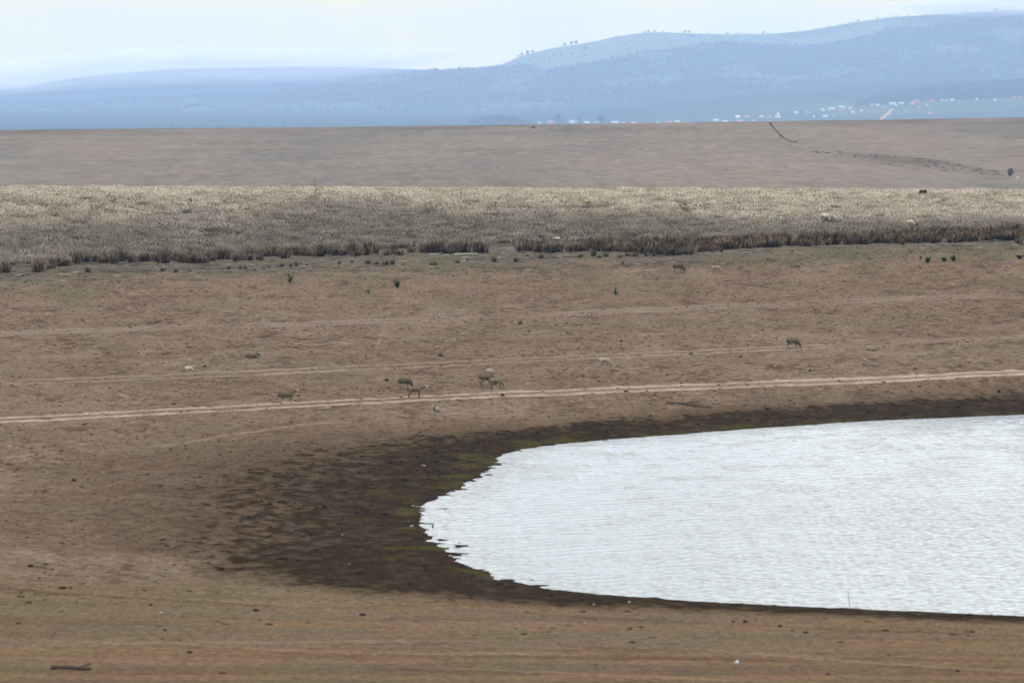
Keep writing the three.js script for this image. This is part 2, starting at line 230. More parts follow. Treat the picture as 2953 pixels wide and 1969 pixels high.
// ---------------------------------------------------------------- the ground: one grid, its faces sorted into what they are
{
  const xs = [], zs = [];
  for (let x = 0; x <= 46.5; x += 0.15) xs.push(x);
  for (let s = 0.18, x = 46.68; x < 8600; s = x < 175 ? Math.min(s * 1.03, 1.3) : s * 1.2, x += s) xs.push(x);
  const X = [...xs.slice(1).reverse().map((v) => -v), ...xs];
  for (let d = -380; d < 120; d += 20) zs.push(d);
  for (let d = 120; d < 146; d += 2) zs.push(d);
  for (let d = 146; d < 440;) { zs.push(d); d += 0.16 + 0.34 * ((d - 146) / 300); }
  for (let d = 441; d < 530; d += 1) zs.push(d);
  for (let d = 530; d < 1700; d += 6) zs.push(d);
  for (let s = 8, d = 1700; d < 18300; s = Math.min(s * 1.07, 160), d += s) zs.push(d);
  const nx = X.length, nz = zs.length, N = nx * nz, P = new Float32Array(N * 3), Q = new Float32Array(N * 3), U = new Float32Array(N * 2), K = new Uint8Array(N), o = { c: [0, 0, 0], dy: 0, kind: 0 };
  for (let j = 0, n = 0; j < nz; j++) for (let i = 0; i < nx; i++, n++) {
    const x = X[i], d = zs[j], inFine = Math.abs(x) < 52 && d > 130;
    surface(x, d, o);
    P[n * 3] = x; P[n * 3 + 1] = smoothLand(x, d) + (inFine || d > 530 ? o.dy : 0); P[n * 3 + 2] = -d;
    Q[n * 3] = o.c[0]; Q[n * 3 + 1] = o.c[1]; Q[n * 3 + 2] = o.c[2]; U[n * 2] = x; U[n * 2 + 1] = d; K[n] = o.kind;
  }
  const G = new Float32Array(N * 3);
  for (let j = 0, n = 0; j < nz; j++) for (let i = 0; i < nx; i++, n++) {
    const a = j * nx + Math.max(i - 1, 0), b = j * nx + Math.min(i + 1, nx - 1), c = Math.max(j - 1, 0) * nx + i, d = Math.min(j + 1, nz - 1) * nx + i;
    const sx = (P[b * 3 + 1] - P[a * 3 + 1]) / (P[b * 3] - P[a * 3]), sz = (P[d * 3 + 1] - P[c * 3 + 1]) / (P[d * 3 + 2] - P[c * 3 + 2]), l = 1 / Math.hypot(sx, 1, sz);
    G[n * 3] = -sx * l; G[n * 3 + 1] = l; G[n * 3 + 2] = -sz * l;
  }
  const faces = new Map();
  for (let j = 0; j < nz - 1; j++) for (let i = 0; i < nx - 1; i++) {
    const n = j * nx + i, kind = K[n];
    if (!faces.has(kind)) faces.set(kind, []);
    faces.get(kind).push(n, n + 1, n + nx, n + 1, n + nx + 1, n + nx);
  }
  const grain = (() => {                       // fine grain of trampled soil, mean 1
    const S = 512, d = new Uint8Array(S * S * 4), b = new Uint8Array(S * S * 4), wrapn = (x, y, f, s) => { const ix = Math.floor(x), iy = Math.floor(y), u0 = x - ix, v0 = y - iy, u = u0 * u0 * (3 - 2 * u0), v = v0 * v0 * (3 - 2 * v0), m = (k) => ((k % f) + f) % f; return lerp(lerp(hash(m(ix), m(iy), s), hash(m(ix + 1), m(iy), s), u), lerp(hash(m(ix), m(iy + 1), s), hash(m(ix + 1), m(iy + 1), s), u), v); };
    for (let y = 0; y < S; y++) for (let x = 0; x < S; x++) {
      let v = 0, t = 0;
      for (const [f, a] of [[24, 0.5], [56, 1], [120, 0.9], [256, 0.6]]) { v += a * wrapn(x / S * f, y / S * f, f, f); t += a; }
      v /= t; const i = (y * S + x) * 4, c = clamp(190 + (v - 0.5) * 260, 90, 255);
      d[i] = c; d[i + 1] = c; d[i + 2] = c; d[i + 3] = 255; const h = clamp(v * 255, 0, 255); b[i] = b[i + 1] = b[i + 2] = h; b[i + 3] = 255;
    }
    const make = (a) => { const t = new THREE.DataTexture(a, S, S); t.wrapS = t.wrapT = THREE.RepeatWrapping; t.magFilter = THREE.LinearFilter; t.repeat.set(1 / 7.3, 1 / 11.7); t.needsUpdate = true; return t; };
    return [make(d), make(b)];
  })();
  const M = {
    0: soil({ map: grain[0], bumpMap: grain[1], bumpScale: 0.03 }), [MUDDY]: soil({ map: grain[0], bumpMap: grain[1], bumpScale: 0.03, roughness: 1, specularIntensity: 0 }),
    [TRACK]: soil(), [TRACK2]: soil(), [HILL]: soil(), [BANK]: soil(), [PLAIN]: soil(),
  };
  for (const k in M) if (M[k].map) M[k].color.setScalar(1.9);
  const NAMES = {
    0: ['ground', 'bare brown trampled soil of the pasture around the pond', 'ground'], [MUDDY]: ['mud', 'dark wet mud along the edge of the pond', 'mud'], [TRACK]: ['dirt_track', 'pale pair of wheel ruts nearest the pond, crossing the whole pasture', 'track'],
    [TRACK2]: ['dirt_track', 'faint pair of wheel ruts farther up the pasture, behind most of the sheep', 'track'], [HILL]: ['hill', 'broad dry grey-brown hill behind the tussock slope', 'hill'], [BANK]: ['grass_slope', 'ground of the slope under the pale tussocks', 'slope'], [PLAIN]: ['plain', 'hazy blue-green land on which the distant village stands', 'plain'],
  };
  for (const [kind, f] of faces) {
    const used = new Map(), idx = new Uint32Array(f.length);
    for (let i = 0; i < f.length; i++) { let v = used.get(f[i]); if (v === undefined) { v = used.size; used.set(f[i], v); } idx[i] = v; }
    const n = used.size, p = new Float32Array(n * 3), nn = new Float32Array(n * 3), q = new Float32Array(n * 3), u = new Float32Array(n * 2);
    for (const [from, to] of used) { for (let c = 0; c < 3; c++) { p[to * 3 + c] = P[from * 3 + c]; nn[to * 3 + c] = G[from * 3 + c]; q[to * 3 + c] = Q[from * 3 + c]; } u[to * 2] = U[from * 2]; u[to * 2 + 1] = U[from * 2 + 1]; }
    const g = new THREE.BufferGeometry();
    g.setAttribute('position', new THREE.BufferAttribute(p, 3)); g.setAttribute('normal', new THREE.BufferAttribute(nn, 3)); g.setAttribute('color', new THREE.BufferAttribute(q, 3)); g.setAttribute('uv', new THREE.BufferAttribute(u, 2)); g.setIndex(new THREE.BufferAttribute(idx, 1));
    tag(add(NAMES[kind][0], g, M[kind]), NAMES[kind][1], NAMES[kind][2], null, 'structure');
  }
}

// ---------------------------------------------------------------- the pond
{
  const R = rng(77);
  const trains = [[1.2, -0.70, 1, 0.0215, 0], [0.86, -0.46, 1.3, 0.0125, 50], [0.62, -0.92, 1.6, 0.0075, 90], [0.47, -0.25, 2, 0.0045, 130]];     // wavelength, heading, wander, height, seed
  const ripple = (X, D) => { let h = 0; for (const [L, th, wander, A, sd] of trains) { const q = 2 * Math.PI / L * (Math.sin(th) * X + Math.cos(th) * D) + wander * 2.6 * fbm(X / 5 + sd, D / 7, 45, 3), patch = 0.55 + 0.75 * vn(X / 1.7 + sd, D / 2.6, 46); h += A * patch * (Math.exp(1.1 * (Math.sin(q) - 1)) - 0.4); } return h; };
  const x0 = -7, x1 = 60, d0 = 176, d1 = 312, sx = 0.13, sd = 0.15, nx = Math.round((x1 - x0) / sx) + 1, nd = Math.round((d1 - d0) / sd) + 1;
  const keep = new Int32Array(nx * nd).fill(-1), p = [], n = [], u = [], idx = [];
  const inside = new Uint8Array(nx * nd);
  for (let j = 0; j < nd; j += 1) for (let i = 0; i < nx; i++) { const X = x0 + i * sx, D = d0 + j * sd; inside[j * nx + i] = signed(POND, X, D) < (X < 3 ? 6 : 1.6) ? 1 : 0; }
  const vert = (i, j) => {
    const a = j * nx + i; if (keep[a] >= 0) return keep[a];
    const X = x0 + i * sx, D = d0 + j * sd, s = -signed(POND, X, D), edge = smoothstep(s, -0.5, 5);
    const farSide = clamp((D - 190) / 90, 0, 1), amp = edge * (0.35 + 1.0 * smoothstep(D, 200, 262) * (1 - 0.6 * smoothstep(X, 6, 22)) + 0.45 * (1 - smoothstep(X, -2, 9)) + 0.3 * fbm(X / 6, D / 14, 41, 3)) * (1 - 0.4 * smoothstep(X, 6, 14) * (1 - smoothstep(D, 225, 250)));
    const e = 0.035, h0 = ripple(X, D), h = amp * h0, gx = amp * (ripple(X + e, D) - h0) / e, gd = amp * (ripple(X, D + e) - h0) / e;
    const l = 1 / Math.hypot(gx, 1, gd);
    p.push(X, h, -D); n.push(-gx * l, l, gd * l); u.push(X / 9, D / 9);
    return keep[a] = p.length / 3 - 1;
  };
  for (let j = 0; j < nd - 1; j++) for (let i = 0; i < nx - 1; i++) if (inside[j * nx + i] && inside[j * nx + i + 1] && inside[(j + 1) * nx + i] && inside[(j + 1) * nx + i + 1]) {
    const a = vert(i, j), b = vert(i + 1, j), c = vert(i, j + 1), d = vert(i + 1, j + 1); idx.push(a, b, c, b, d, c);
  }
  const g = new THREE.BufferGeometry();
  g.setAttribute('position', new THREE.Float32BufferAttribute(p, 3)); g.setAttribute('normal', new THREE.Float32BufferAttribute(n, 3)); g.setAttribute('uv', new THREE.Float32BufferAttribute(u, 2)); g.setIndex(idx);
  const S = 512, b = new Uint8Array(S * S * 4), rip = [];
  for (let i = 0; i < 40; i++) { const kx = Math.round((R() - 0.5) * 34), ky = Math.round(22 + R() * 60); rip.push([kx, ky, R() * 6.28, 1 / Math.sqrt(ky)]); }
  for (let y = 0; y < S; y++) for (let x = 0; x < S; x++) { let v = 0; for (const [kx, ky, ph, A] of rip) v += A * Math.sin(2 * Math.PI * (kx * x + ky * y) / S + ph); const i = (y * S + x) * 4; b[i] = b[i + 1] = b[i + 2] = clamp(128 + v * 52, 0, 255); b[i + 3] = 255; }
  const bump = new THREE.DataTexture(b, S, S); bump.wrapS = bump.wrapT = THREE.RepeatWrapping; bump.magFilter = THREE.LinearFilter; bump.needsUpdate = true;
  const m = new THREE.MeshPhysicalMaterial({ color: new THREE.Color().setRGB(0.06, 0.055, 0.045), roughness: 0.06, ior: 1.333, bumpMap: bump, bumpScale: 0.008, side: THREE.DoubleSide });
  tag(add('water', g, m), 'pale rippled water of the pond reflecting the cloudy sky', 'water', null, 'structure');
}

// ---------------------------------------------------------------- mountains
const ridgeLine = pchip([[-2500, 330], [-600, 305], [300, 285], [800, 262], [1000, 240], [1250, 202], [1440, 187], [1500, 162], [1600, 137], [1700, 121], [1800, 101], [1880, 92], [1990, 95], [2100, 98], [2200, 97], [2300, 90], [2400, 75], [2500, 58], [2600, 47], [2800, 36], [2953, 28], [3600, 10], [5000, 40]]);
const grassLine = pchip([[-2500, 300], [1400, 200], [1500, 205], [1750, 172], [1900, 150], [2100, 136], [2350, 132], [2500, 108], [2700, 84], [2850, 60], [2953, 45], [3600, 30]]);
const backLine = pchip([[-2500, 330], [-400, 300], [0, 262], [150, 236], [300, 215], [600, 196], [900, 192], [1300, 205], [2200, 260], [3600, 300]]);
const pxOf = (X, D) => CX + X / D * FOCAL, hOf = (y, D) => EYE - (y - 250) / FOCAL * D;
function mainMountain(X, D) {
  const D0 = 11840, D1 = 15680, t = clamp((D - D0) / (D1 - D0), 0, 1), px = pxOf(X, D1), top = hOf(ridgeLine(px), D1);
  const foot = -58 + 42 * smoothstep(X, -320, 1440), spur = fbm(X / 384, D / 1440, 61, 4);
  let h = foot + (top - foot) * (0.12 * t + 0.88 * (t * t * (1.7 - 0.7 * t))) + (16 * spur + 6 * fbm(X / 112, D / 256, 62, 3)) * t * (1 - t) * 2.4;
  if (D > D1) h = top - (D - D1) * 0.05;
  return h;
}
function backMountain(X, D) {
  const D0 = 14400, D1 = 17600, t = clamp((D - D0) / (D1 - D0), 0, 1), top = hOf(backLine(pxOf(X, D1)), D1);
  return -58 + (top + 58) * (t * t * (1.6 - 0.6 * t)) + 13 * fbm(X / 416, D / 1280, 65, 4) * t * (1 - t) * 2.4;
}
function relief(name, f, X0, X1, sx, D0, D1, sd, colour, label) {
  const nx = Math.round((X1 - X0) / sx) + 1, nd = Math.round((D1 - D0) / sd) + 1, p = [], c = [], idx = [];
  for (let j = 0; j < nd; j++) for (let i = 0; i < nx; i++) { const X = X0 + i * sx, D = D0 + j * sd; p.push(X, f(X, D), -D); c.push(...colour(X, D, f(X, D))); if (i < nx - 1 && j < nd - 1) { const a = j * nx + i; idx.push(a, a + 1, a + nx, a + 1, a + nx + 1, a + nx); } }
  const g = new THREE.BufferGeometry();
  g.setAttribute('position', new THREE.Float32BufferAttribute(p, 3)); g.setAttribute('color', new THREE.Float32BufferAttribute(c, 3)); g.setIndex(idx); g.computeVertexNormals();
  return tag(add(name, g, soil()), label, 'mountain', null, 'structure');
}
const rowOf = (h, D) => 250 + (EYE - h) / D * FOCAL;
const isGrass = (X, D, h) => smoothstep(grassLine(pxOf(X, D)) - rowOf(h, D) + (30 * fbm(X / 150, D / 330, 63, 5) - 5), -3, 6);
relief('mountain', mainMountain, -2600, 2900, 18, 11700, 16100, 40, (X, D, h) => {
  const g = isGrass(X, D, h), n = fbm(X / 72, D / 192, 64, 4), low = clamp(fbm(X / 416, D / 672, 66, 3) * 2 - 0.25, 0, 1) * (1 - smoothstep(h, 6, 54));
  const c = [0.02 + 0.012 * n, 0.042 + 0.014 * n, 0.055 + 0.012 * n]; mixc(c, [0.1, 0.125, 0.09], g * 0.9); mixc(c, [0.05, 0.075, 0.075], low * 0.8); mixc(c, [0.05, 0.07, 0.07], 0.8 * smoothstep(fbm(X / 190, D / 420, 69, 4), 0.28, 0.4)); return c;  // forest tone carries part of the haze blue in its colour
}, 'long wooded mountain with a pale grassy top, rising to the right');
relief('mountain', backMountain, -3000, 2000, 28, 14600, 18100, 60, (X, D) => { const n = fbm(X / 96, D / 256, 67, 4); return [0.02 + 0.01 * n, 0.042 + 0.012 * n, 0.06 + 0.01 * n]; }, 'farther blue mountain at the left, its top in the cloud');  // its blue is partly air haze put into the surface colour
{ // low wooded knoll before the village and the plantation above it
  const knoll = (X, D) => { const a = (X + 22) / 84; return -64 + 27 * Math.max(0, 1 - a * a) * Math.sin(Math.PI * clamp((D - 9440) / 1120, 0, 1)) + 2.2 * vn(X / 22, D / 32, 69); };
  relief('hill', knoll, -110, 66, 4, 9440, 10560, 48, () => [0.02, 0.03, 0.028], 'low dark wooded knoll left of the village').userData.category = 'hill';
}

// ---------------------------------------------------------------- trees
const plantTop = pchip([[2460, 312], [2520, 290], [2620, 268], [2750, 252], [2953, 236], [3200, 226]]), plantFoot = pchip([[2460, 310], [2550, 300], [2700, 290], [2830, 286], [2953, 282], [3200, 276]]);
function onFar(px, py) { const r = ray(px, py), m = r[1] / -r[2]; let D = 8000; for (; D < 15800; D += 12) { const X = r[0] / -r[2] * D; if (EYE + m * D <= Math.max(smoothLand(X, D), D > 11700 ? mainMountain(X, D) : -99)) break; } const X = r[0] / -r[2] * D; return { X, D, h: Math.max(smoothLand(X, D), D > 11700 ? mainMountain(X, D) : -99), m: FOCAL / D }; }
function blobTree(seed, cone) {               // a small far tree: crown of many leaf clumps, trunk
  const R = rng(seed), g = [];
  for (let i = 0; i < 16; i++) { const q = new THREE.IcosahedronGeometry(1, 0), t = R(), a = R() * 6.28, r = cone ? (1 - t) * 0.3 * R() : Math.sin(Math.PI * (0.18 + 0.74 * t)) * 0.36 * Math.sqrt(R()); const s = (cone ? 0.2 * (1.15 - t) : 0.17) * (0.7 + 0.6 * R()); q.scale(s, s * (cone ? 1.2 : 0.8), s); q.rotateY(R() * 6); q.translate(Math.cos(a) * r, 0.24 + 0.7 * t, Math.sin(a) * r); g.push(q.toNonIndexed ? q : q); }
  return mergeGeometries(g.map((q) => { q.deleteAttribute('uv'); return q; }));
}
function trunkGeo(h, r0, r1) { const g = new THREE.CylinderGeometry(r1, r0, h, 6); g.translate(0, h / 2, 0); return g; }
const treeGeos = [blobTree(1), blobTree(2), blobTree(3, true)], smallTrunk = trunkGeo(0.45, 0.035, 0.025), leafHazed = mat(0.024, 0.047, 0.056), bark = mat(0.06, 0.05, 0.04);  // far leaf colour tinted blue to add to the haze
function instanced(name, geo, material, items, label, category, parent) {
  const m = new THREE.InstancedMesh(geo, material, items.length), o = new THREE.Object3D(), col = new THREE.Color();
  items.forEach((q, i) => { o.position.set(q.x, q.y, q.z); o.rotation.set(q.rx ?? 0, q.ry ?? 0, q.rz ?? 0); if (q.s.length) o.scale.set(...q.s); else o.scale.setScalar(q.s); o.updateMatrix(); m.setMatrixAt(i, o.matrix); if (q.c) m.setColorAt(i, col.setRGB(...q.c)); });
  m.name = numbered(name); m.castShadow = m.receiveShadow = true; (parent ?? scene).add(m); tag(m, label, category, null, 'stuff'); return m;
}
{
  const R = rng(5), list = [[], [], []];
  for (let i = 0; i < 44000; i++) { const X = -1760 + R() * 4200, D = 12000 + R() * 3760, h = mainMountain(X, D); const gr = isGrass(X, D, h); if (gr > 0.3 && R() > 0.012 + 0.10 * smoothstep(fbm(X / 60, D / 120, 68, 3), 0.25, 0.5)) continue; const wood = fbm(X / 190, D / 420, 69, 4); if (wood > 0.33 && R() < 0.85) continue; if (h < -20 && R() < 0.8) continue; const s = 3.4 + 4.5 * R(), k = (0.85 + 0.3 * R()) * (1 - 0.5 * wood); list[i % 3].push({ x: X, y: h - 0.8, z: -D, ry: R() * 6, s: [s * 1.25, s, s * 1.25], c: [k, k, k] }); }
  for (let i = 0; i < 4500; i++) { const px = 2470 + R() * 640, top = plantTop(px), bot = plantFoot(px) + (R() - 0.5) * 5, py = lerp(bot, top, Math.pow(R(), 1.2)); if (bot < top) continue; const p = onFar(px, py); const s = 5 + 5 * R(), k = 0.8 + 0.5 * R(); list[2].push({ x: p.X, y: p.h - 0.3, z: -p.D, ry: R() * 6, s: [s, s * 1.2, s], c: [k, k, k] }); }
  for (let i = 0; i < 500; i++) { const X = -98 + R() * 152, D = 9520 + R() * 960, a = (X + 22) / 84, h = -64 + 27 * Math.max(0, 1 - a * a) * Math.sin(Math.PI * clamp((D - 9440) / 1120, 0, 1)); const s = 3 + 3 * R(); list[0].push({ x: X, y: h - 0.5, z: -D, ry: R() * 6, s: [s * 1.3, s, s * 1.3], c: [1, 1, 1] }); }
  for (let i = 0; i < 16000; i++) { const X = -400 + R() * 2700, D = 12400 + R() * 3300, h = mainMountain(X, D); if (isGrass(X, D, h) < 0.5 || fbm(X / 45, D / 120, 68, 4) + 0.35 * R() < 0.2) continue; const s = 1.2 + 2.2 * R(); list[1].push({ x: X, y: h - 0.3, z: -D, ry: R() * 6, s: [s * 1.6, s, s * 1.6], c: [1.2, 1.2, 1.1] }); }
  const g = mergeGeometries([treeGeos[0].clone().translate(0, 0, 0)]);
  ['far_forest', 'far_forest', 'far_forest'].forEach((n, i) => instanced(n, i ? treeGeos[i] : g, leafHazed, list[i], 'hazy blue forest covering the mountain side', 'forest'));
}
function farTree(px, py, h, kind, label, grp, D0, D1, land) {
  let p; if (land) { let D = D0; const r = ray(px, py); for (; D < D1; D += 4) if (EYE + r[1] / -r[2] * D <= land(r[0] / -r[2] * D, D)) break; p = { X: r[0] / -r[2] * D, D }; p.h = land(p.X, p.D); } else p = onFar(px, py);
  const t = group('tree', p.X, p.h - 0.2, -p.D, px), H = h * p.D / FOCAL;
  const c = part('crown', treeGeos[kind], leafHazed, t); c.scale.set(H * 1.1, H, H * 1.1); const k = part('trunk', smallTrunk, bark, t); k.scale.setScalar(H);
  return tag(t, label, 'tree', grp);
}
farTree(1612, 358, 30, 0, 'dark bushy tree standing left of the long white village building', null, 4600, 7000);
farTree(1668, 358, 20, 1, 'small rounded tree right behind the long white village building', null, 4600, 7000);
farTree(1733, 358, 30, 0, 'slender dark tree on the hill edge, right of the white village buildings', null, 4600, 7000);
let skyTree = 0;
for (const [px, h] of [[1505, 10], [1520, 13], [1536, 9], [1630, 11], [1648, 12], [1662, 13], [1870, 8], [1888, 7], [1975, 9], [1988, 9], [2098, 7], [2128, 7], [2202, 9], [2530, 7], [2870, 12]]) {
  const D = 15660, X = (px - CX) / FOCAL * D, y = mainMountain(X, D), t = group('tree', X, y - 0.5, -D, px), H = h * D / FOCAL;
  part('crown', treeGeos[px % 2], leafHazed, t).scale.set(H * 1.2, H, H * 1.2); part('trunk', smallTrunk, bark, t).scale.setScalar(H);
  tag(t, `tiny tree on the grassy mountain skyline, ${ORD[skyTree++]} from the left`, 'tree', 'trees on the mountain skyline');
}

// ---------------------------------------------------------------- the village
{
  const box = new THREE.BoxGeometry(1, 1, 1).translate(0, 0.5, 0);
  const gable = (() => { const s = new THREE.Shape(); s.moveTo(-0.56, 0); s.lineTo(0.56, 0); s.lineTo(0, 0.5); s.closePath(); return new THREE.ExtrudeGeometry(s, { depth: 1.1, bevelEnabled: false }).translate(0, 0, -0.55).rotateY(Math.PI / 2); })();
  const win = new THREE.BoxGeometry(0.12, 0.3, 0.03), door = new THREE.BoxGeometry(0.13, 0.62, 0.03);
  const W = { white: mat(0.5, 0.5, 0.48), pink: mat(0.45, 0.25, 0.21), cream: mat(0.48, 0.38, 0.27), grey: mat(0.22, 0.22, 0.22), orange: mat(0.45, 0.15, 0.06), teal: mat(0.14, 0.36, 0.34), red: mat(0.55, 0.08, 0.05) };
  const RF = { white: mat(0.36, 0.37, 0.38), pink: mat(0.36, 0.15, 0.11), cream: mat(0.4, 0.35, 0.3), grey: mat(0.2, 0.2, 0.2), orange: mat(0.42, 0.12, 0.05), teal: mat(0.25, 0.5, 0.5), red: mat(0.5, 0.06, 0.04) };
  const dark = mat(0.05, 0.05, 0.055);
  const L = [];
  for (const [x, y, w, c] of [[75, 300, 40, 'white'], [92, 340, 50, 'pink'], [150, 303, 50, 'pink'], [212, 334, 45, 'pink'], [268, 302, 40, 'cream'], [330, 308, 45, 'pink'], [398, 280, 25, 'white'], [395, 304, 50, 'white'], [545, 268, 40, 'white'], [625, 268, 30, 'grey'], [660, 268, 26, 'grey'], [685, 302, 14, 'white'], [755, 246, 30, 'white'], [825, 240, 55, 'white'], [775, 297, 45, 'white'], [842, 295, 15, 'grey'], [905, 228, 55, 'teal'], [915, 240, 35, 'orange'], [973, 236, 28, 'cream'], [995, 265, 28, 'white'], [1062, 254, 20, 'white'], [1060, 218, 30, 'grey'], [1132, 258, 16, 'grey'], [1150, 208, 36, 'grey'], [1192, 208, 28, 'white'], [1238, 225, 26, 'grey'], [1310, 198, 55, 'white'], [1340, 213, 16, 'teal'], [1380, 193, 42, 'white'], [1465, 196, 38, 'pink'], [1495, 180, 60, 'pink'], [1520, 226, 26, 'orange'], [1585, 208, 18, 'white'], [1618, 175, 40, 'orange'], [1702, 169, 16, 'white'], [1735, 166, 38, 'white'], [1785, 168, 30, 'white'], [1980, 163, 18, 'white'], [2125, 169, 25, 'white'], [2123, 150, 16, 'red'], [2275, 148, 25, 'grey'], [2322, 144, 38, 'orange'], [1605, 273, 32, 'pink'], [1362, 260, 14, 'grey'], [1427, 262, 15, 'grey']]) L.push([2100 + x / 2.757, 230 + y / 2.757, w / 2.757, c]);
  for (const [x, y, w, c] of [[705, 156, 20, 'white'], [790, 152, 50, 'pink'], [985, 154, 95, 'white'], [1082, 156, 48, 'white'], [1160, 156, 34, 'grey'], [1305, 158, 60, 'white'], [1378, 158, 34, 'pink'], [1453, 160, 44, 'white'], [1650, 158, 50, 'grey'], [1735, 156, 55, 'pink'], [1805, 148, 50, 'white'], [1875, 158, 38, 'pink'], [2110, 136, 44, 'white'], [2185, 148, 46, 'cream'], [2285, 114, 38, 'white']]) L.push([1300 + x / 2.757, 300 + y / 2.757, w / 2.757, c]);
  L.sort((a, b) => a[0] - b[0]);
  const count = {}, ordinals = ORD;
  for (const [px, py, w, c] of L) {
    const p = onFar(px, py), width = w / p.m * 0.85, h = clamp(width * 0.3, 2.4, 4.2), deep = Math.min(width, 9), t = group('house', p.X, p.h - 0.3, -p.D, 0);
    const a = part('wall', box, W[c], t); a.scale.set(width, h, deep);
    const r = part('roof', gable, RF[c], t); r.position.y = h; r.scale.set(width, 3.2, deep);
    for (const s of [-0.3, 0.28]) { const v = part('window', win, dark, t); v.position.set(s * width, h * 0.58, deep / 2); v.scale.set(width, h, 1); }
    const d = part('door', door, dark, t); d.position.set(0, h * 0.31, deep / 2); d.scale.set(width, h, 1);
    count[c] = (count[c] ?? 0) + 1;
    tag(t, `${ordinals[count[c] - 1]} ${c} house from the left in the distant village`, 'house', 'houses of the distant village');
  }
  const path = [[2540, 346], [2556, 333], [2566, 325], [2574, 314]].map(([x, y]) => onFar(x, y)), v = [], ix = [];
  path.forEach((p, i) => { v.push(p.X - 3.4, p.h + 0.5, -p.D, p.X + 3.4, p.h + 0.3, -p.D); if (i) ix.push(i * 2 - 2, i * 2 - 1, i * 2, i * 2 - 1, i * 2 + 1, i * 2); });
  const g = new THREE.BufferGeometry(); g.setAttribute('position', new THREE.Float32BufferAttribute(v, 3)); g.setIndex(ix); g.computeVertexNormals();
  tag(add('road', g, mat(0.26, 0.16, 0.09)), 'pale orange dirt road climbing to the village houses', 'road', null, 'structure');
}

// ---------------------------------------------------------------- cloud bank lying on the left mountain
function cloudBank(px0, px1, D, base, thick, depth, seed, shells, alpha, label) {      // base(px): row of the underside in the photo's pixels
  const x0 = (px0 - CX) / FOCAL * D, x1 = (px1 - CX) / FOCAL * D, cx = (x0 + x1) / 2, rx = (x1 - x0) / 2, ry = thick / FOCAL * D / 2, g = group('cloud', cx, 0, -D);
  for (let s = 0; s < shells; s++) {
    const q = new THREE.SphereGeometry(1, 128, 40), p = q.attributes.position, k = 1.15 - s * 0.08;
    for (let i = 0; i < p.count; i++) {
      const a = p.getX(i), b = p.getY(i), c = p.getZ(i), X = a * rx * (1 - s * 0.02), mid = hOf(base(pxOf(cx + X, D)) - thick / 2, D);
      const lump = 1 + 0.10 * fbm(a * 11 + seed, b * 2 + c * 4, 81, 3) + 0.16 * fbm(a * 26 + s * 0.7 + seed, c * 5 + b * 2, 82, 3);
      p.setXYZ(i, X, mid + b * ry * k * lump, c * depth * k * lump);
    }
    q.computeVertexNormals();
    part('cloud_layer', q, cloudMat, g);
  }
  cloudMat.opacity = alpha;
  return tag(g, label, 'cloud');
}
const cloudMat = new THREE.MeshPhysicalMaterial({ color: new THREE.Color().setRGB(0.82, 0.82, 0.8), roughness: 1, specularIntensity: 0, transparent: true, opacity: 0.16, transmission: 0.5, thickness: 0, side: THREE.DoubleSide });
cloudBank(-500, 1330, 17300, pchip([[-600, 330], [-200, 312], [0, 300], [150, 284], [300, 266], [500, 258], [900, 254], [1100, 238], [1400, 200]]), 112, 900, 3, 11, 0.1, 'low white cloud hiding the top of the left mountain');
cloudBank(2560, 3500, 15500, pchip([[2500, 40], [2700, 52], [2953, 46], [3500, 40]]), 56, 500, 8, 9, 0.075, 'thin cloud veiling the top of the mountain at the right');

// ---------------------------------------------------------------- grass: tussocks and rushes
function blades(R, n, f) {                    // f(i) -> {x, z, yaw, lean, bend, len, w}
  const p = [], nn = [], c = [], idx = [];
  for (let i = 0; i < n; i++) {
    const b = f(i, R), dx = Math.cos(b.yaw), dz = Math.sin(b.yaw), sx = -dz, sz = dx, tw = b.twist ?? 0, wx = sx * Math.cos(tw) + dx * Math.sin(tw), wz = sz * Math.cos(tw) + dz * Math.sin(tw), v0 = p.length / 3, seg = 3;
    for (let k = 0; k <= seg; k++) {
      const t = k / seg, a = b.lean + b.bend * t * t, rr = b.len * t * Math.sin(Math.min(a, 2.2) * (0.55 + 0.45 * t)), hh = b.len * t * Math.cos(Math.min(a, 2.2) * (0.55 + 0.45 * t)), w = b.w * (k === seg ? 0.25 : 1 - 0.35 * t) / 2;
      for (const s of [-1, 1]) { p.push(b.x + dx * rr + wx * w * s, Math.max(hh, 0.0), b.z + dz * rr + wz * w * s); const l = Math.hypot(dx * 0.7, 1); nn.push(-dx * -0.5 / l, 1 / l, -dz * -0.5 / l); c.push(b.tone, b.tone * (b.g ?? 1), b.tone * (b.bl ?? 1)); }
      if (k) { const a0 = v0 + k * 2 - 2; idx.push(a0, a0 + 1, a0 + 2, a0 + 1, a0 + 3, a0 + 2); }
    }
  }
  const g = new THREE.BufferGeometry();
  g.setAttribute('position', new THREE.Float32BufferAttribute(p, 3)); g.setAttribute('normal', new THREE.Float32BufferAttribute(nn, 3)); g.setAttribute('color', new THREE.Float32BufferAttribute(c, 3)); g.setIndex(idx);
  return g;
}
const tussockGeo = [0, 1, 2, 3, 4].map((s) => blades(rng(100 + s), 64, (i, R) => { const a = R() * 6.28, r = 0.13 * Math.sqrt(R()); return { x: Math.cos(a) * r, z: Math.sin(a) * r, yaw: a + (R() - 0.5) * 1.2, lean: 0.06 + 2.4 * r, bend: 0.9 + R() * 1.3, len: 0.24 + 0.24 * R(), w: 0.024 + 0.018 * R(), twist: (R() - 0.5) * 1.5, tone: 0.84 + 0.34 * R(), g: 0.97 + 0.08 * R(), bl: 0.9 + 0.2 * R() }; }));
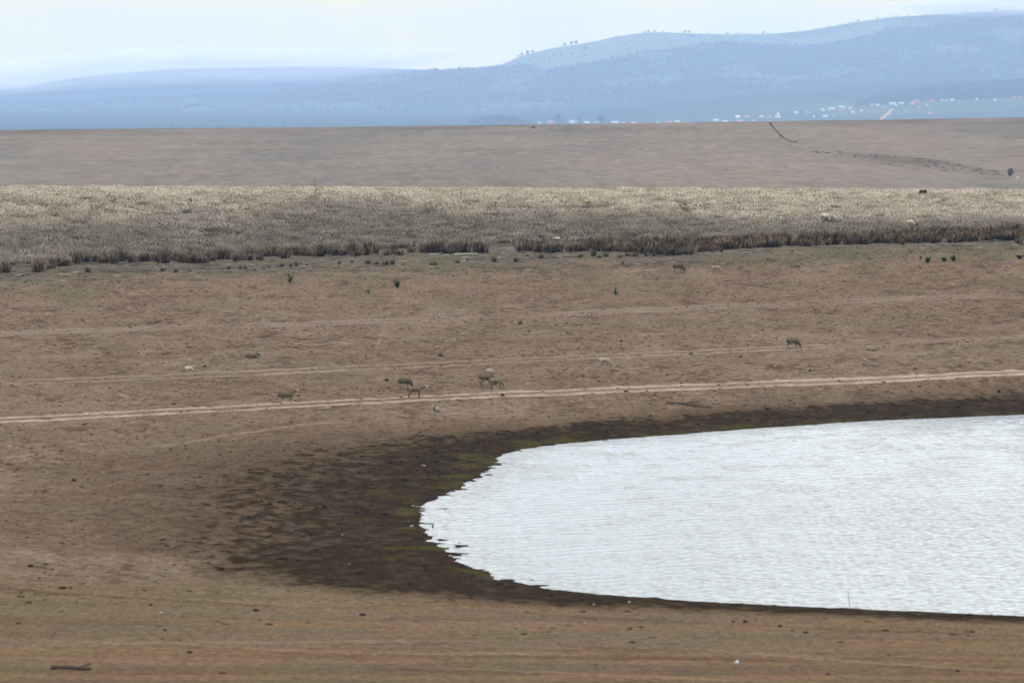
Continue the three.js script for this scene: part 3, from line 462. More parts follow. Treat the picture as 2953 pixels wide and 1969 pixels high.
const grassMat = new THREE.MeshPhysicalMaterial({ color: new THREE.Color().setRGB(0.45, 0.388, 0.312), vertexColors: true, roughness: 1, specularIntensity: 0, transmission: 0.25, thickness: 0, side: THREE.DoubleSide });
{
  const R = rng(9), all = [], clear = [[2256, 641], [2380, 640], [2626, 650], [2663, 565], [1692, 583], [1972, 596], [1604, 691], [912, 566]].map(([x, y]) => at(x, y));
  const cell = 0.6;
  for (let d = 418; d < 528; d += cell) for (let x = -58; x < 58; x += cell) {
    const X = x + (R() - 0.5) * cell * 1.1, D = d + (R() - 0.5) * cell * 1.1, rb = D - RUSHBASE(X);
    const start = lerp(9, 14, smoothstep(X, 5, 30)) + 3 * fbm(X / 6, 1, 51, 3);
    if (clear.some((q) => Math.abs(X - q.X) < 0.75 && D > q.D - 6.5 && D < q.D + 0.6)) continue;
    if (rb < start || R() < 0.12 + 0.5 * (1 - smoothstep(rb, start, start + 12)) * clamp(0.6 + fbm(X / 3, D / 5, 52, 3) * 1.4, 0, 1)) continue;
    const up = smoothstep(rb - 8 * fbm(X / 14, D / 20, 53, 3) - 6 * smoothstep(-X, 5, 35), start + lerp(12, 3, smoothstep(X, 0, 32)), start + lerp(48, 22, smoothstep(X, 0, 32))), n = fbm(X / 2.4, D / 4, 54, 3);
    const s = (0.9 + 0.75 * R()) * (1.05 + 0.3 * n), tone = lerp(0.36, 0.78, up) * (0.72 + 0.5 * R()) * (1 + 0.2 * n), brown = R() < 0.12 ? 0.55 : 1;
    all.push({ x: X, y: smoothLand(X, D) - 0.02, z: -D, ry: R() * 6.28, rz: (R() - 0.5) * 0.3 - 0.1, s: [s * 1.15, s * (0.75 + 0.4 * R()), s * 1.15], c: [tone * brown, tone * Math.pow(brown, 1.15) * lerp(0.94, 0.98, up), tone * Math.pow(brown, 1.35) * lerp(0.87, 0.9, up)], D, v: Math.floor(R() * 5) });
  }
  // the nearest and largest ones stand alone
  const score = all.map((q, i) => [q.s[0] * q.s[1] * (480 / q.D) ** 2 * (Math.abs(q.x) < 0.088 * q.D ? 1 : 0.01), i]).sort((a, b) => b[0] - a[0]).slice(0, 260), alone = new Set(score.map((s) => s[1]));
  const variants = [0, 1, 2, 3, 4].map(() => []);
  const shades = new Map();
  all.forEach((q, i) => {
    if (!alone.has(i)) { variants[q.v].push(q); return; }
    const key = Math.round(q.c[0] * 8); if (!shades.has(key)) { const m = grassMat.clone(); m.color.setRGB(0.45 * key / 8, 0.39 * key / 8 * 0.965, 0.302 * key / 8 * 0.93); shades.set(key, m); }
    const m = add('grass_tussock', tussockGeo[q.v], shades.get(key), q.x, q.y, q.z); m.rotation.set(0, q.ry, q.rz); m.scale.set(...q.s);
    tag(m, 'one of the large dry straw-coloured tussocks on the slope behind the rushes', 'tussock', 'large tussocks on the slope');
  });
  variants.forEach((v, i) => instanced('tussock_grass', tussockGeo[i], grassMat, v, 'dense pale straw-coloured tussock grass covering the slope', 'grass'));
  console.log('tussocks', all.length);
}
const rushGeo = [0, 1, 2, 3].map((s) => blades(rng(200 + s), 120, (i, R) => { const a = R() * 6.28, r = 0.34 * Math.sqrt(R()); return { x: Math.cos(a) * r, z: Math.sin(a) * r * 0.8, yaw: a + (R() - 0.5) * 2, lean: 0.03 + 0.9 * r * R(), bend: 0.08 + 0.7 * R() * R(), len: 0.4 + 0.62 * R() * (1 - r), w: 0.016 + 0.016 * R(), twist: (R() - 0.5) * 2, tone: 0.55 + 0.75 * R(), g: 0.9 + 0.12 * R(), bl: 0.85 + 0.25 * R() }; }));
const rushMats = [[0.108, 0.076, 0.045], [0.14, 0.105, 0.064], [0.09, 0.061, 0.036], [0.105, 0.085, 0.046]].map((c) => new THREE.MeshPhysicalMaterial({ color: new THREE.Color().setRGB(...c), vertexColors: true, roughness: 1, specularIntensity: 0, side: THREE.DoubleSide }));
{
  const R = rng(21);
  const rush = (px, py, hpx, wpx, label, grp, m) => { const p = at(px, py), v = Math.floor(R() * 4), q = add('rush_clump', rushGeo[v], rushMats[m ?? Math.floor(R() * 3)], p.X, p.h - 0.03, -p.D, R() * 6.28), H = hpx / p.m / 0.95, Wd = wpx / p.m / 0.75; q.scale.set(Wd, H, Wd * 0.9); return tag(q, label, 'rushes', grp); };
  // band on the left, up to the stony gap
  const base = pchip([[0, 800], [120, 788], [220, 765], [350, 762], [450, 762], [600, 760], [680, 755], [820, 748], [1000, 742], [1150, 737], [1280, 735], [1420, 732]]);
  for (let x = 105; x < 1420; x += 12 + R() * 20) { const tall = x < 700 ? 26 + R() * 22 : x < 1180 ? 20 + R() * 24 : 24 + R() * 26; rush(x + (R() - 0.5) * 14, base(x) - 2 - R() * 10, tall, 26 + R() * 24, 'dark brown rush clump in the row left of the stony gap', 'rushes in the left row'); if (R() < 0.35) rush(x + R() * 10, base(x) - 14 - R() * 10, tall * 0.85, 30 + R() * 16, 'dark brown rush clump in the row left of the stony gap', 'rushes in the left row'); }
  // band on the right, several clumps deep
  const rb = pchip([[1505, 728], [1620, 728], [1750, 724], [1960, 732], [2080, 718], [2300, 708], [2500, 702], [2700, 698], [2953, 690], [3100, 686]]), rt = pchip([[1505, 724], [1620, 718], [1750, 708], [1960, 706], [2080, 702], [2300, 690], [2500, 685], [2700, 678], [2953, 672], [3100, 668]]);
  for (let x = 1515; x < 3050; x += 13 + R() * 12) { const rows = x < 1700 ? 1 : 3; for (let k = 0; k < rows; k++) rush(x + (R() - 0.5) * 22, lerp(rb(x), rt(x), rows === 1 ? R() : k / 2) + (R() - 0.5) * 5, 20 + R() * 20, 34 + R() * 26, 'dark brown rush clump in the thick band right of the stony gap', 'rushes in the right band'); }
  for (const [px, py, h, w, label] of [[12, 786, 36, 40, 'dark rush clump cut by the left edge of the picture'], [252, 785, 22, 22, 'small dark rush clump standing before the left end of the rush row'], [62, 796, 9, 10, 'tiny rush tuft near the left edge, before the rush row']]) rush(px, py, h, w, label);
  for (const [px, py, h, w, i] of [[470, 783, 18, 20], [505, 785, 14, 18], [548, 784, 8, 10], [660, 775, 14, 14], [692, 773, 10, 10], [707, 772, 12, 9], [732, 781, 12, 14], [776, 771, 10, 12], [812, 770, 20, 16], [838, 769, 18, 14], [853, 767, 18, 12], [885, 765, 10, 8], [978, 762, 16, 14], [1015, 757, 12, 12], [1060, 761, 20, 22], [1085, 762, 14, 12], [1112, 764, 22, 24], [1132, 762, 20, 16], [1163, 764, 10, 10], [1250, 765, 18, 24], [1318, 759, 18, 24], [1348, 752, 10, 10], [1425, 755, 30, 22], [1488, 754, 20, 18], [1530, 748, 8, 8], [1560, 744, 18, 26], [1520, 738, 8, 10], [1605, 745, 8, 12], [1675, 741, 16, 18], [1712, 738, 28, 20], [1728, 744, 16, 22], [1748, 740, 22, 20], [1788, 742, 16, 22], [1810, 738, 18, 20], [1830, 740, 20, 26], [1865, 739, 16, 18], [1885, 738, 18, 18], [1960, 736, 26, 20], [1992, 734, 16, 18], [2058, 727, 18, 22], [2080, 726, 18, 14], [2285, 727, 9, 12], [2605, 706, 20, 20], [2940, 702, 24, 26]].sort((a, b) => a[0] - b[0]).map((q, i) => [...q, i])) rush(px, py, h, w, `small olive-brown rush tuft on the grey flat, ${ORD[i]} from the left before the rush rows`, 'small rush tufts before the band', 3);
}

// ---------------------------------------------------------------- sheep
const skin = new THREE.MeshPhysicalMaterial({ color: new THREE.Color().setRGB(0.85, 0.82, 0.76), vertexColors: true, roughness: 0.97, specularIntensity: 0 });
// bones: [x,y,z,r, x,y,z,r, kind]  kind 0 wool, 1 bare leg, 2 face, 3 ear, 4 dark muzzle
function poseBones(pose, o = {}) {
  const B = [], lie = pose === 'lie', lower = lie ? -0.335 : 0, w = (o.lean ?? 1) * 0.88, turn = o.head ?? 0, tc = Math.cos(turn), ts = Math.sin(turn), st = o.stride ?? 0;
  B.push([-0.27, 0.55 + lower, 0, 0.185 * w, 0.0, 0.53 + lower, 0, 0.2 * w, 0], [0.0, 0.53 + lower, 0, 0.2 * w, 0.26, 0.54 + lower, 0, 0.175 * w, 0], [-0.36, 0.55 + lower, 0, 0.14 * w, -0.2, 0.58 + lower, 0, 0.16 * w, 0]);
  for (const s of [-1, 1]) {
    if (lie) { B.push([0.27, 0.16, s * 0.11, 0.07, 0.42, 0.07, s * 0.12, 0.035, 1], [0.42, 0.06, s * 0.12, 0.035, 0.24, 0.035, s * 0.13, 0.028, 1], [-0.28, 0.18, s * 0.12, 0.12, -0.06, 0.1, s * 0.17, 0.06, 0], [-0.06, 0.09, s * 0.17, 0.045, -0.26, 0.04, s * 0.2, 0.03, 1]); continue; }
    const f = s * st * 0.07, hnd = -s * st * 0.08;
    B.push([0.25, 0.46, s * 0.1, 0.08, 0.26 + f * 0.5, 0.3, s * 0.095, 0.047, 0], [0.26 + f * 0.5, 0.3, s * 0.095, 0.042, 0.255 + f, 0.17, s * 0.09, 0.03, 1], [0.255 + f, 0.17, s * 0.09, 0.027, 0.25 + f, 0.045, s * 0.09, 0.023, 1], [0.25 + f, 0.04, s * 0.09, 0.025, 0.28 + f, 0.02, s * 0.09, 0.026, 4]);
    B.push([-0.3, 0.5, s * 0.1, 0.13 * w, -0.24 + hnd * 0.5, 0.35, s * 0.105, 0.07, 0], [-0.24 + hnd * 0.5, 0.35, s * 0.105, 0.065, -0.37 + hnd, 0.22, s * 0.1, 0.035, 1], [-0.37 + hnd, 0.22, s * 0.1, 0.03, -0.345 + hnd, 0.045, s * 0.1, 0.024, 1], [-0.345 + hnd, 0.04, s * 0.1, 0.025, -0.315 + hnd, 0.02, s * 0.1, 0.026, 4]);
  }
  B.push([-0.43, 0.6 + lower, 0, 0.05, -0.5, (lie ? 0.12 : 0.4), 0, 0.03, 0]);
  let neck, head, muz;
  if (pose === 'graze') { neck = [0.5, 0.3, 0]; head = [0.57, 0.17, 0]; muz = [0.64, 0.055, 0]; }
  else if (lie) { neck = [0.42, 0.36, 0]; head = [0.47, 0.4, 0]; muz = [0.61, 0.32, 0]; }
  else if (pose === 'reach') { neck = [0.52, 0.66, 0]; head = [0.6, 0.73, 0]; muz = [0.75, 0.68, 0]; }
  else { neck = [0.46, 0.76, 0]; head = [0.52, 0.84, 0]; muz = [0.66, 0.775, 0]; }
  const piv = [0.3, 0], rot = (p) => [piv[0] + (p[0] - piv[0]) * tc - p[2] * ts, p[1], (p[0] - piv[0]) * ts + p[2] * tc];
  const a = rot(neck), b = rot(head), c = rot(muz);
  B.push([0.27, 0.57 + lower, 0, 0.15 * w, a[0], a[1], a[2], 0.088, 0], [a[0], a[1], a[2], 0.088, b[0], b[1], b[2], 0.075, 0], [b[0], b[1], b[2], 0.07, lerp(b[0], c[0], 0.7), lerp(b[1], c[1], 0.7), lerp(b[2], c[2], 0.7), 0.048, 2], [lerp(b[0], c[0], 0.7), lerp(b[1], c[1], 0.7), lerp(b[2], c[2], 0.7), 0.047, c[0], c[1], c[2], 0.037, 2]);
  let fx = c[0] - b[0], fz = c[2] - b[2]; const l = Math.hypot(fx, fz) || 1; fx /= l; fz /= l;
  for (const s of [-1, 1]) { const ex = b[0] - fx * 0.01, ez = b[2] - fz * 0.01; B.push([ex - fz * s * 0.06, b[1] + 0.03, ez + fx * s * 0.06, 0.022, ex - fz * s * 0.16 - fx * 0.02, b[1] + 0.02, ez + fx * s * 0.16 - fz * 0.02, 0.016, 3]); if (o.horns) B.push([ex - fz * s * 0.05, b[1] + 0.06, ez + fx * s * 0.05, 0.026, ex - fz * s * 0.1 - fx * 0.07, b[1] + 0.03, ez + fx * s * 0.1 - fz * 0.07, 0.02, 5]); B.push([lerp(b[0], c[0], 0.25) - fz * s * 0.055, lerp(b[1], c[1], 0.25) + 0.018, lerp(b[2], c[2], 0.25) + fx * s * 0.055, 0.012, lerp(b[0], c[0], 0.3) - fz * s * 0.056, lerp(b[1], c[1], 0.3) + 0.016, lerp(b[2], c[2], 0.3) + fx * s * 0.056, 0.012, 6]); }
  return B;
}
function sheepGeometry(pose, col, o = {}, seed = 1) {
  const B = poseBones(pose, o), res = 64, half = 0.82, mc = new MarchingCubes(res, skin, false, false, 60000), cx = 0.1, cy = 0.45;
  const dist = (x, y, z, want) => {
    let d = 10, near = 10, kind = 0;
    for (const q of B) {
      const bx = q[4] - q[0], by = q[5] - q[1], bz = q[6] - q[2], ax = x - q[0], ay = y - q[1], az = z - q[2], t = clamp((ax * bx + ay * by + az * bz) / (bx * bx + by * by + bz * bz + 1e-9), 0, 1);
      let e = Math.hypot(ax - bx * t, ay - by * t, (az - bz * t)) - (q[3] + (q[7] - q[3]) * t);
      if (want) { const bias = q[8] === 6 ? 0.012 : q[8] === 3 || q[8] === 5 ? 0.004 : 0; if (e - bias < near) { near = e - bias; kind = q[8]; } continue; }
      const k = q[8] === 0 ? 0.06 : q[8] >= 3 ? 0.012 : 0.03, h = Math.max(k - Math.abs(d - e), 0) / k; d = Math.min(d, e) - h * h * k * 0.25;
    }
    return want ? kind : d;
  };
  for (let k = 0; k < res; k++) for (let j = 0; j < res; j++) for (let i = 0; i < res; i++) {
    const x = cx + (i / (res / 2) - 1) * half, y = cy + (j / (res / 2) - 1) * half, z = (k / (res / 2) - 1) * half;
    let d = Math.abs(z) > 0.42 && !(o.head) ? 0.3 : dist(x, y, z);
    if (d < 0.1 && y > 0.28 - (pose === 'lie' ? 0.25 : 0)) d += 0.009 * vn(x * 16 + seed * 3, (y + z * 0.7) * 16, seed);
    if (y < 0) d = Math.max(d, -y + 0.001);
    mc.field[i + j * res + k * res * res] = -d;
  }
  mc.isolation = 0; mc.update();
  const n = mc.count, p = new Float32Array(n * 3), nn = new Float32Array(n * 3), c = new Float32Array(n * 3);
  for (let i = 0; i < n; i++) {
    const x = cx + mc.positionArray[i * 3] * half, y = cy + mc.positionArray[i * 3 + 1] * half, z = mc.positionArray[i * 3 + 2] * half;
    p.set([x, y, z], i * 3);
    const e = 0.006, gx = dist(x + e, y, z) - dist(x - e, y, z), gy = dist(x, y + e, z) - dist(x, y - e, z), gz = dist(x, y, z + e) - dist(x, y, z - e), l = Math.hypot(gx, gy, gz) || 1;
    nn.set([gx / l, gy / l, gz / l], i * 3);
    const kind = dist(x, y, z, true), v = 1 + 0.28 * fbm(x * 9 + seed, (y + z) * 9, 3 + seed, 3), q = kind === 0 ? col.wool : kind === 1 ? col.leg : kind === 2 ? col.face : kind === 3 ? col.ear ?? col.face : kind === 5 ? [0.4, 0.35, 0.28] : kind === 6 ? [0.01, 0.01, 0.01] : [0.03, 0.025, 0.02];
    c.set([q[0] * v, q[1] * v, q[2] * v], i * 3);
  }
  const g = new THREE.BufferGeometry();
  g.setAttribute('position', new THREE.BufferAttribute(p, 3)); g.setAttribute('normal', new THREE.BufferAttribute(nn, 3)); g.setAttribute('color', new THREE.BufferAttribute(c, 3));
  return g;
}
const OLIVE = { wool: [0.08, 0.063, 0.039], leg: [0.2, 0.17, 0.13], face: [0.34, 0.31, 0.27] }, BROWN = { wool: [0.088, 0.067, 0.042], leg: [0.12, 0.1, 0.075], face: [0.24, 0.21, 0.17] }, TAN = { wool: [0.13, 0.105, 0.073], leg: [0.15, 0.13, 0.1], face: [0.38, 0.35, 0.3] }, PALE = { wool: [0.23, 0.2, 0.155], leg: [0.26, 0.24, 0.2], face: [0.28, 0.26, 0.22] }, CREAM = { wool: [0.36, 0.31, 0.235], leg: [0.2, 0.17, 0.13], face: [0.25, 0.22, 0.18] }, DARK = { wool: [0.045, 0.036, 0.027], leg: [0.05, 0.045, 0.035], face: [0.1, 0.09, 0.07] };
let sheepN = 0;
// px, py: the feet; tall: height in photo pixels of the whole animal; turn: 0 faces right, PI/2 faces away
function sheep(px, py, heightPx, natural, pose, turn, col, label, o = {}) {
  const p = at(px, py), s = heightPx / p.m / natural, m = add('sheep', sheepGeometry(pose, col, o, ++sheepN), skin, p.X, p.h - 0.012, -p.D, turn);
  m.scale.set(s * (o.long ?? 1), s, s);
  return tag(m, label, o.lamb ? 'lamb' : 'sheep', 'sheep and lambs on the pasture');
}
sheep(545, 1067, 15, 0.48, 'lie', -0.35, { wool: [0.3, 0.27, 0.22], leg: [0.34, 0.32, 0.28], face: [0.34, 0.32, 0.28] }, 'small white lamb lying down, leftmost animal on the pasture', { lamb: true, long: 1.0 });
sheep(728, 1032, 17, 0.48, 'lie', 0.05, { ...OLIVE, wool: [0.075, 0.058, 0.037], leg: [0.13, 0.11, 0.085] }, 'brown sheep lying down with pale patches at its head, beside no other', { horns: true, long: 1.25 });
sheep(826, 1163, 45, 0.92, 'stand', 0.06, OLIVE, 'olive-brown sheep with white face standing in profile on the near track', { lean: 0.98 });
sheep(1168, 1121, 36, 0.75, 'graze', 0.62, OLIVE, 'brown sheep grazing just behind the sheep with outstretched neck', { stride: 0.5 });
sheep(1196, 1147, 40, 0.82, 'reach', 0.05, { wool: [0.105, 0.084, 0.054], leg: [0.12, 0.1, 0.075], face: [0.42, 0.4, 0.36] }, 'sheep with outstretched neck and white face standing on the near track', { lean: 0.85, stride: 0.3 });
sheep(1258, 1198, 33, 0.92, 'stand', -1.95, { wool: [0.2, 0.175, 0.145], leg: [0.32, 0.3, 0.27], face: [0.3, 0.27, 0.23] }, 'pale lamb facing the camera between the near track and the pond', { lamb: true, head: 0.25, lean: 0.86 });
sheep(1412, 1094, 34, 0.75, 'graze', 1.25, { wool: [0.2, 0.175, 0.135], leg: [0.2, 0.18, 0.14], face: [0.25, 0.22, 0.18] }, 'pale sheep seen from behind, rearmost of the huddled three');
sheep(1404, 1112, 38, 0.75, 'graze', 0.35, BROWN, 'dark brown sheep in the middle of the huddled three', { stride: 0.8 });
sheep(1431, 1119, 32, 0.75, 'graze', -0.1, { ...TAN, face: [0.32, 0.3, 0.26], leg: [0.1, 0.085, 0.07] }, 'grey-brown sheep grazing in front of the huddled three, white face to the ground', { lean: 0.95, stride: 0.4 });
sheep(1744, 1057, 28, 0.75, 'graze', 0.0, PALE, 'white lamb grazing alone below the upper track', { lamb: true, lean: 0.88, stride: 0.9 });
sheep(2288, 1004, 33, 0.75, 'graze', 0.5, { ...BROWN, wool: [0.088, 0.071, 0.05], leg: [0.16, 0.14, 0.115] }, 'thick brown sheep grazing on the upper track at the right');
sheep(2518, 1012, 18, 0.5, 'lie', 0.1, { ...TAN, wool: [0.16, 0.128, 0.085] }, 'pale brown sheep lying at the right, beside the upper track', { long: 1.0 });
sheep(1958, 786, 30, 0.75, 'graze', 0.6, OLIVE, 'brown sheep grazing on the flat near the rush band', {});
sheep(2064, 786, 22, 0.75, 'graze', 0.1, { wool: [0.21, 0.17, 0.125], leg: [0.2, 0.175, 0.14], face: [0.22, 0.19, 0.15] }, 'small tan lamb grazing right of the brown sheep near the rush band', { lamb: true, lean: 0.88 });
sheep(2256, 641, 22, 0.92, 'stand', -1.4, { wool: [0.48, 0.45, 0.39], leg: [0.42, 0.39, 0.34], face: [0.06, 0.05, 0.045] }, 'white dark-faced sheep facing the camera among the tussocks', {});
sheep(2380, 640, 27, 0.75, 'graze', 0.9, CREAM, 'large cream woolly sheep grazing among the tussocks', { lean: 1.1 });
sheep(2626, 650, 17, 0.75, 'graze', 0.1, { wool: [0.38, 0.34, 0.27], leg: [0.36, 0.32, 0.26], face: [0.4, 0.36, 0.3] }, 'pale lamb grazing at the foot of the tussocks behind the rushes', { lamb: true });
sheep(2663, 565, 19, 0.75, 'graze', 2.8, DARK, 'dark sheep grazing high on the tussock crest', {});

// ---------------------------------------------------------------- green thistles on the flat
const thistleMat = mat(0.055, 0.074, 0.033), thistleStem = mat(0.05, 0.06, 0.032);
function thistle(px, py, hpx, wpx, stems, label, seed) {
  const p = at(px, py), R = rng(seed), H = hpx / p.m, Wd = wpx / p.m, g = group('thistle', p.X, p.h, -p.D), stemG = [], pos = [], idx = [];
  for (let i = 0; i < stems; i++) {
    const a = R() * 6.28, lean = stems === 1 ? 0.03 : 0.15 + 0.35 * R(), h = H * (i ? 0.55 + 0.45 * R() : 1), top = new THREE.Vector3(stems === 1 ? 0 : Math.cos(a) * Wd * 0.42, h, Math.sin(a) * Wd * 0.3), base = new THREE.Vector3(Math.cos(a) * 0.05, 0, Math.sin(a) * 0.05), mid = base.clone().lerp(top, 0.5); mid.x *= 0.6; mid.y += h * 0.06;
    const curve = new THREE.CatmullRomCurve3([base, mid, top]); stemG.push(new THREE.TubeGeometry(curve, 6, 0.018, 5, false));
    const n = Math.round(26 * h / 0.6) + 8;
    for (let k = 0; k < n; k++) { const t = 0.06 + 0.94 * k / n, q = curve.getPoint(t), y = R() * 6.28, L = (0.26 * (1.15 - t) + 0.06) * (0.7 + 0.6 * R()), up = 0.55 + 0.5 * R(), d = new THREE.Vector3(Math.cos(y), up, Math.sin(y)).normalize(), s = new THREE.Vector3(-Math.sin(y), 0, Math.cos(y)).multiplyScalar(L * 0.16), m = q.clone().addScaledVector(d, L * 0.5), e = q.clone().addScaledVector(d, L); e.y -= L * 0.12; const v = pos.length / 3; pos.push(...q.toArray(), ...m.clone().add(s).toArray(), ...m.clone().sub(s).toArray(), ...e.toArray()); idx.push(v, v + 1, v + 2, v + 1, v + 3, v + 2); }
  }
  const lg = new THREE.BufferGeometry(); lg.setAttribute('position', new THREE.Float32BufferAttribute(pos, 3)); lg.setIndex(idx); lg.computeVertexNormals();
  part('foliage', lg, thistleMat, g); part('stem', mergeGeometries(stemG), thistleStem, g);
  return tag(g, label, 'plant');
}
thistle(836, 817, 30, 26, 3, 'dark green thistle with a tall right stem, left on the flat', 1);
thistle(1145, 831, 25, 26, 7, 'bushy dark green thistle standing on the flat below the left rush row', 2);
thistle(1777, 852, 28, 10, 2, 'narrow upright dark green thistle alone mid pasture', 3);
thistle(1062, 847, 13, 5, 1, 'tiny thin green sprout left of the bushy thistle', 4);
thistle(1797, 768, 14, 5, 1, 'thin green sprout near the brown sheep by the rush band', 5);
thistle(2656, 752, 14, 7, 1, 'small upright thistle left of the wide thistle at the right', 6);
thistle(2676, 759, 20, 28, 7, 'wide spiky green thistle, second of the right-hand row', 7);
thistle(2724, 756, 15, 26, 6, 'low spreading green thistle in the right-hand row', 8);
thistle(2750, 754, 19, 16, 5, 'pointed green thistle, last of the right-hand row', 9);
thistle(2942, 748, 14, 34, 6, 'low spreading green thistle at the right edge of the picture', 10);

// ---------------------------------------------------------------- dead wood, poles, stones, clods
function stick(pts, radii, seg = 10) {       // a tapering bent stick through world points
  const c = new THREE.CatmullRomCurve3(pts), g = new THREE.TubeGeometry(c, seg, 1, 7, false), p = g.attributes.position, n = g.attributes.normal, R = rng(pts.length * 31 + Math.round(radii[0] * 1000));
  for (let i = 0; i < p.count; i++) { const t = Math.floor(i / 8) / seg, r = lerp(radii[0], radii[1], t) * (0.85 + 0.3 * hash(Math.floor(i / 8), 1, 5)), q = c.getPointAt(clamp(t, 0, 1)); p.setXYZ(i, q.x + n.getX(i) * r, q.y + n.getY(i) * r, q.z + n.getZ(i) * r); }
  g.computeVertexNormals(); return g;
}
function lying(px0, py0, px1, py1, r, m, name, label, category, bow = 0) {
  const a = at(px0, py0), b = at(px1, py1), va = new THREE.Vector3(0, r * 0.8, 0), vb = new THREE.Vector3(b.X - a.X, b.h - a.h + r * 0.8, -(b.D - a.D)), mid = va.clone().lerp(vb, 0.45); mid.y += bow; 
  return tag(add(name, stick([va, mid, vb], [r, r * 0.75]), m, a.X, a.h, -a.D), label, category);
}
const whiteWood = mat(0.2, 0.185, 0.155), oldWood = mat(0.05, 0.038, 0.03), greyWood = mat(0.12, 0.1, 0.085);
lying(1240, 735, 1266, 736, 0.06, whiteWood, 'pole', 'short white pole lying at the foot of the left rush row, left piece', 'pole');
lying(1278, 737, 1296, 736, 0.05, whiteWood, 'pole', 'shortest white pole piece between two longer ones below the rushes', 'pole');
lying(1308, 737, 1377, 734, 0.07, whiteWood, 'pole', 'longest white pole lying at the foot of the left rush row', 'pole', 0.03);
lying(2838, 691, 2880, 694, 0.05, whiteWood, 'pole', 'pale pole lying before the rushes at the far right', 'pole');
{ // dead sapling on the tussock crest
  const p = at(912, 566), g = group('dead_tree', p.X, p.h, -p.D), V = (x, y, z) => new THREE.Vector3(x, y, z), m = mat(0.16, 0.13, 0.11);
  part('trunk', stick([V(0, 0, 0), V(-0.06, 0.45, 0), V(-0.14, 0.95, 0.05), V(-0.2, 1.72, 0)], [0.05, 0.012], 12), m, g);
  for (const [x0, y0, x1, y1, z1, r] of [[-0.06, 0.5, 0.16, 0.78, 0.1, 0.024], [-0.12, 0.85, -0.42, 1.2, -0.1, 0.024], [-0.13, 0.92, 0.06, 1.32, 0.1, 0.022], [-0.16, 1.15, -0.34, 1.5, 0.1, 0.018], [-0.17, 1.25, -0.05, 1.55, 0, 0.016], [-0.3, 1.05, -0.44, 1.05, 0.1, 0.014]]) part('branch', stick([V(x0, y0, 0), V((x0 + x1) / 2 + 0.02, (y0 + y1) / 2 - 0.03, z1 / 2), V(x1, y1, z1)], [r, 0.008], 6), m, g);
  tag(g, 'bare dead sapling standing on the tussock crest', 'tree');
}
{ // driftwood above the pond
  const a = at(1922, 1166), V = (px, py, up) => { const q = at(px, py); return new THREE.Vector3(q.X - a.X, q.h - a.h + up, -(q.D - a.D)); }, g = group('driftwood', a.X, a.h, -a.D);
  part('log', stick([V(1922, 1166, 0.06), V(1950, 1168, 0.11), V(1985, 1172, 0.1), V(2010, 1175, 0.09), V(2052, 1177, 0.04)], [0.05, 0.05], 16), oldWood, g);
  part('branch', stick([V(1960, 1169, 0.1), V(1995, 1172, 0.2), V(2020, 1174, 0.08)], [0.05, 0.02], 8), oldWood, g);
  tag(g, 'dark bent branch of driftwood lying on the bank above the pond', 'driftwood');
}
{ // thin reed stem by the near shore
  const p = at(2452, 1758), g = stick([new THREE.Vector3(0, 0, 0), new THREE.Vector3(-0.02, 0.25, 0), new THREE.Vector3(-0.06, 0.58, 0.02)], [0.009, 0.006], 8), t = group('dry_stem', p.X, p.h, -p.D);
  part('stem', g, mat(0.06, 0.055, 0.05), t); part('tip', stick([new THREE.Vector3(-0.06, 0.57, 0.02), new THREE.Vector3(-0.085, 0.62, 0.02), new THREE.Vector3(-0.11, 0.6, 0.02)], [0.011, 0.005], 4), mat(0.1, 0.09, 0.08), t);
  tag(t, 'thin dry stem standing upright at the near edge of the water', 'stem');
}
{ // weathered log in the lower left corner
  const a = at(146, 1930), b = at(255, 1938), g = group('log', a.X, a.h, -a.D), dx = b.X - a.X, V = (t, y, z) => new THREE.Vector3(dx * t, y, z);
  part('trunk', stick([V(0, 0.06, 0), V(0.35, 0.07, 0.05), V(0.7, 0.06, 0.25), V(1, 0.05, 0.3)], [0.062, 0.05], 14), mat(0.058, 0.038, 0.026), g); part('branch', stick([V(0.75, 0.08, 0.2), V(0.9, 0.14, 0.1), V(0.98, 0.16, 0)], [0.04, 0.02], 6), mat(0.05, 0.03, 0.02), g);
  tag(g, 'dark brown log lying in the lower left corner', 'log');
}
function lump(seed, flat = 0.5) { const g = new THREE.IcosahedronGeometry(1, 2), p = g.attributes.position; for (let i = 0; i < p.count; i++) { const x = p.getX(i), y = p.getY(i), z = p.getZ(i), k = 1 + 0.6 * fbm(x * 1.9 + seed * 7, y * 1.9 + z * 1.5, seed, 4); p.setXYZ(i, x * k, y * k * flat * (1 - 0.45 * Math.min(1, x * x + z * z)), z * k); } g.computeVertexNormals(); g.deleteAttribute('uv'); return g; }
const lumps = [1, 2, 3, 4, 5].map((s) => lump(s, s === 5 ? 0.8 : 0.5));
const clodMat = mat(0.021, 0.015, 0.011), stoneMat = mat(0.22, 0.19, 0.155), creamStone = mat(0.3, 0.23, 0.14), greyStone = mat(0.12, 0.11, 0.095);
const clodCount = {}, D2zone = (X, D, y) => D > UPPER[0](X) ? 'above the upper wheel track' : D > MAIN[0](X) ? 'between the upper and the near wheel track' : y > 1670 ? 'on the foreground soil' : 'between the near wheel track and the pond';
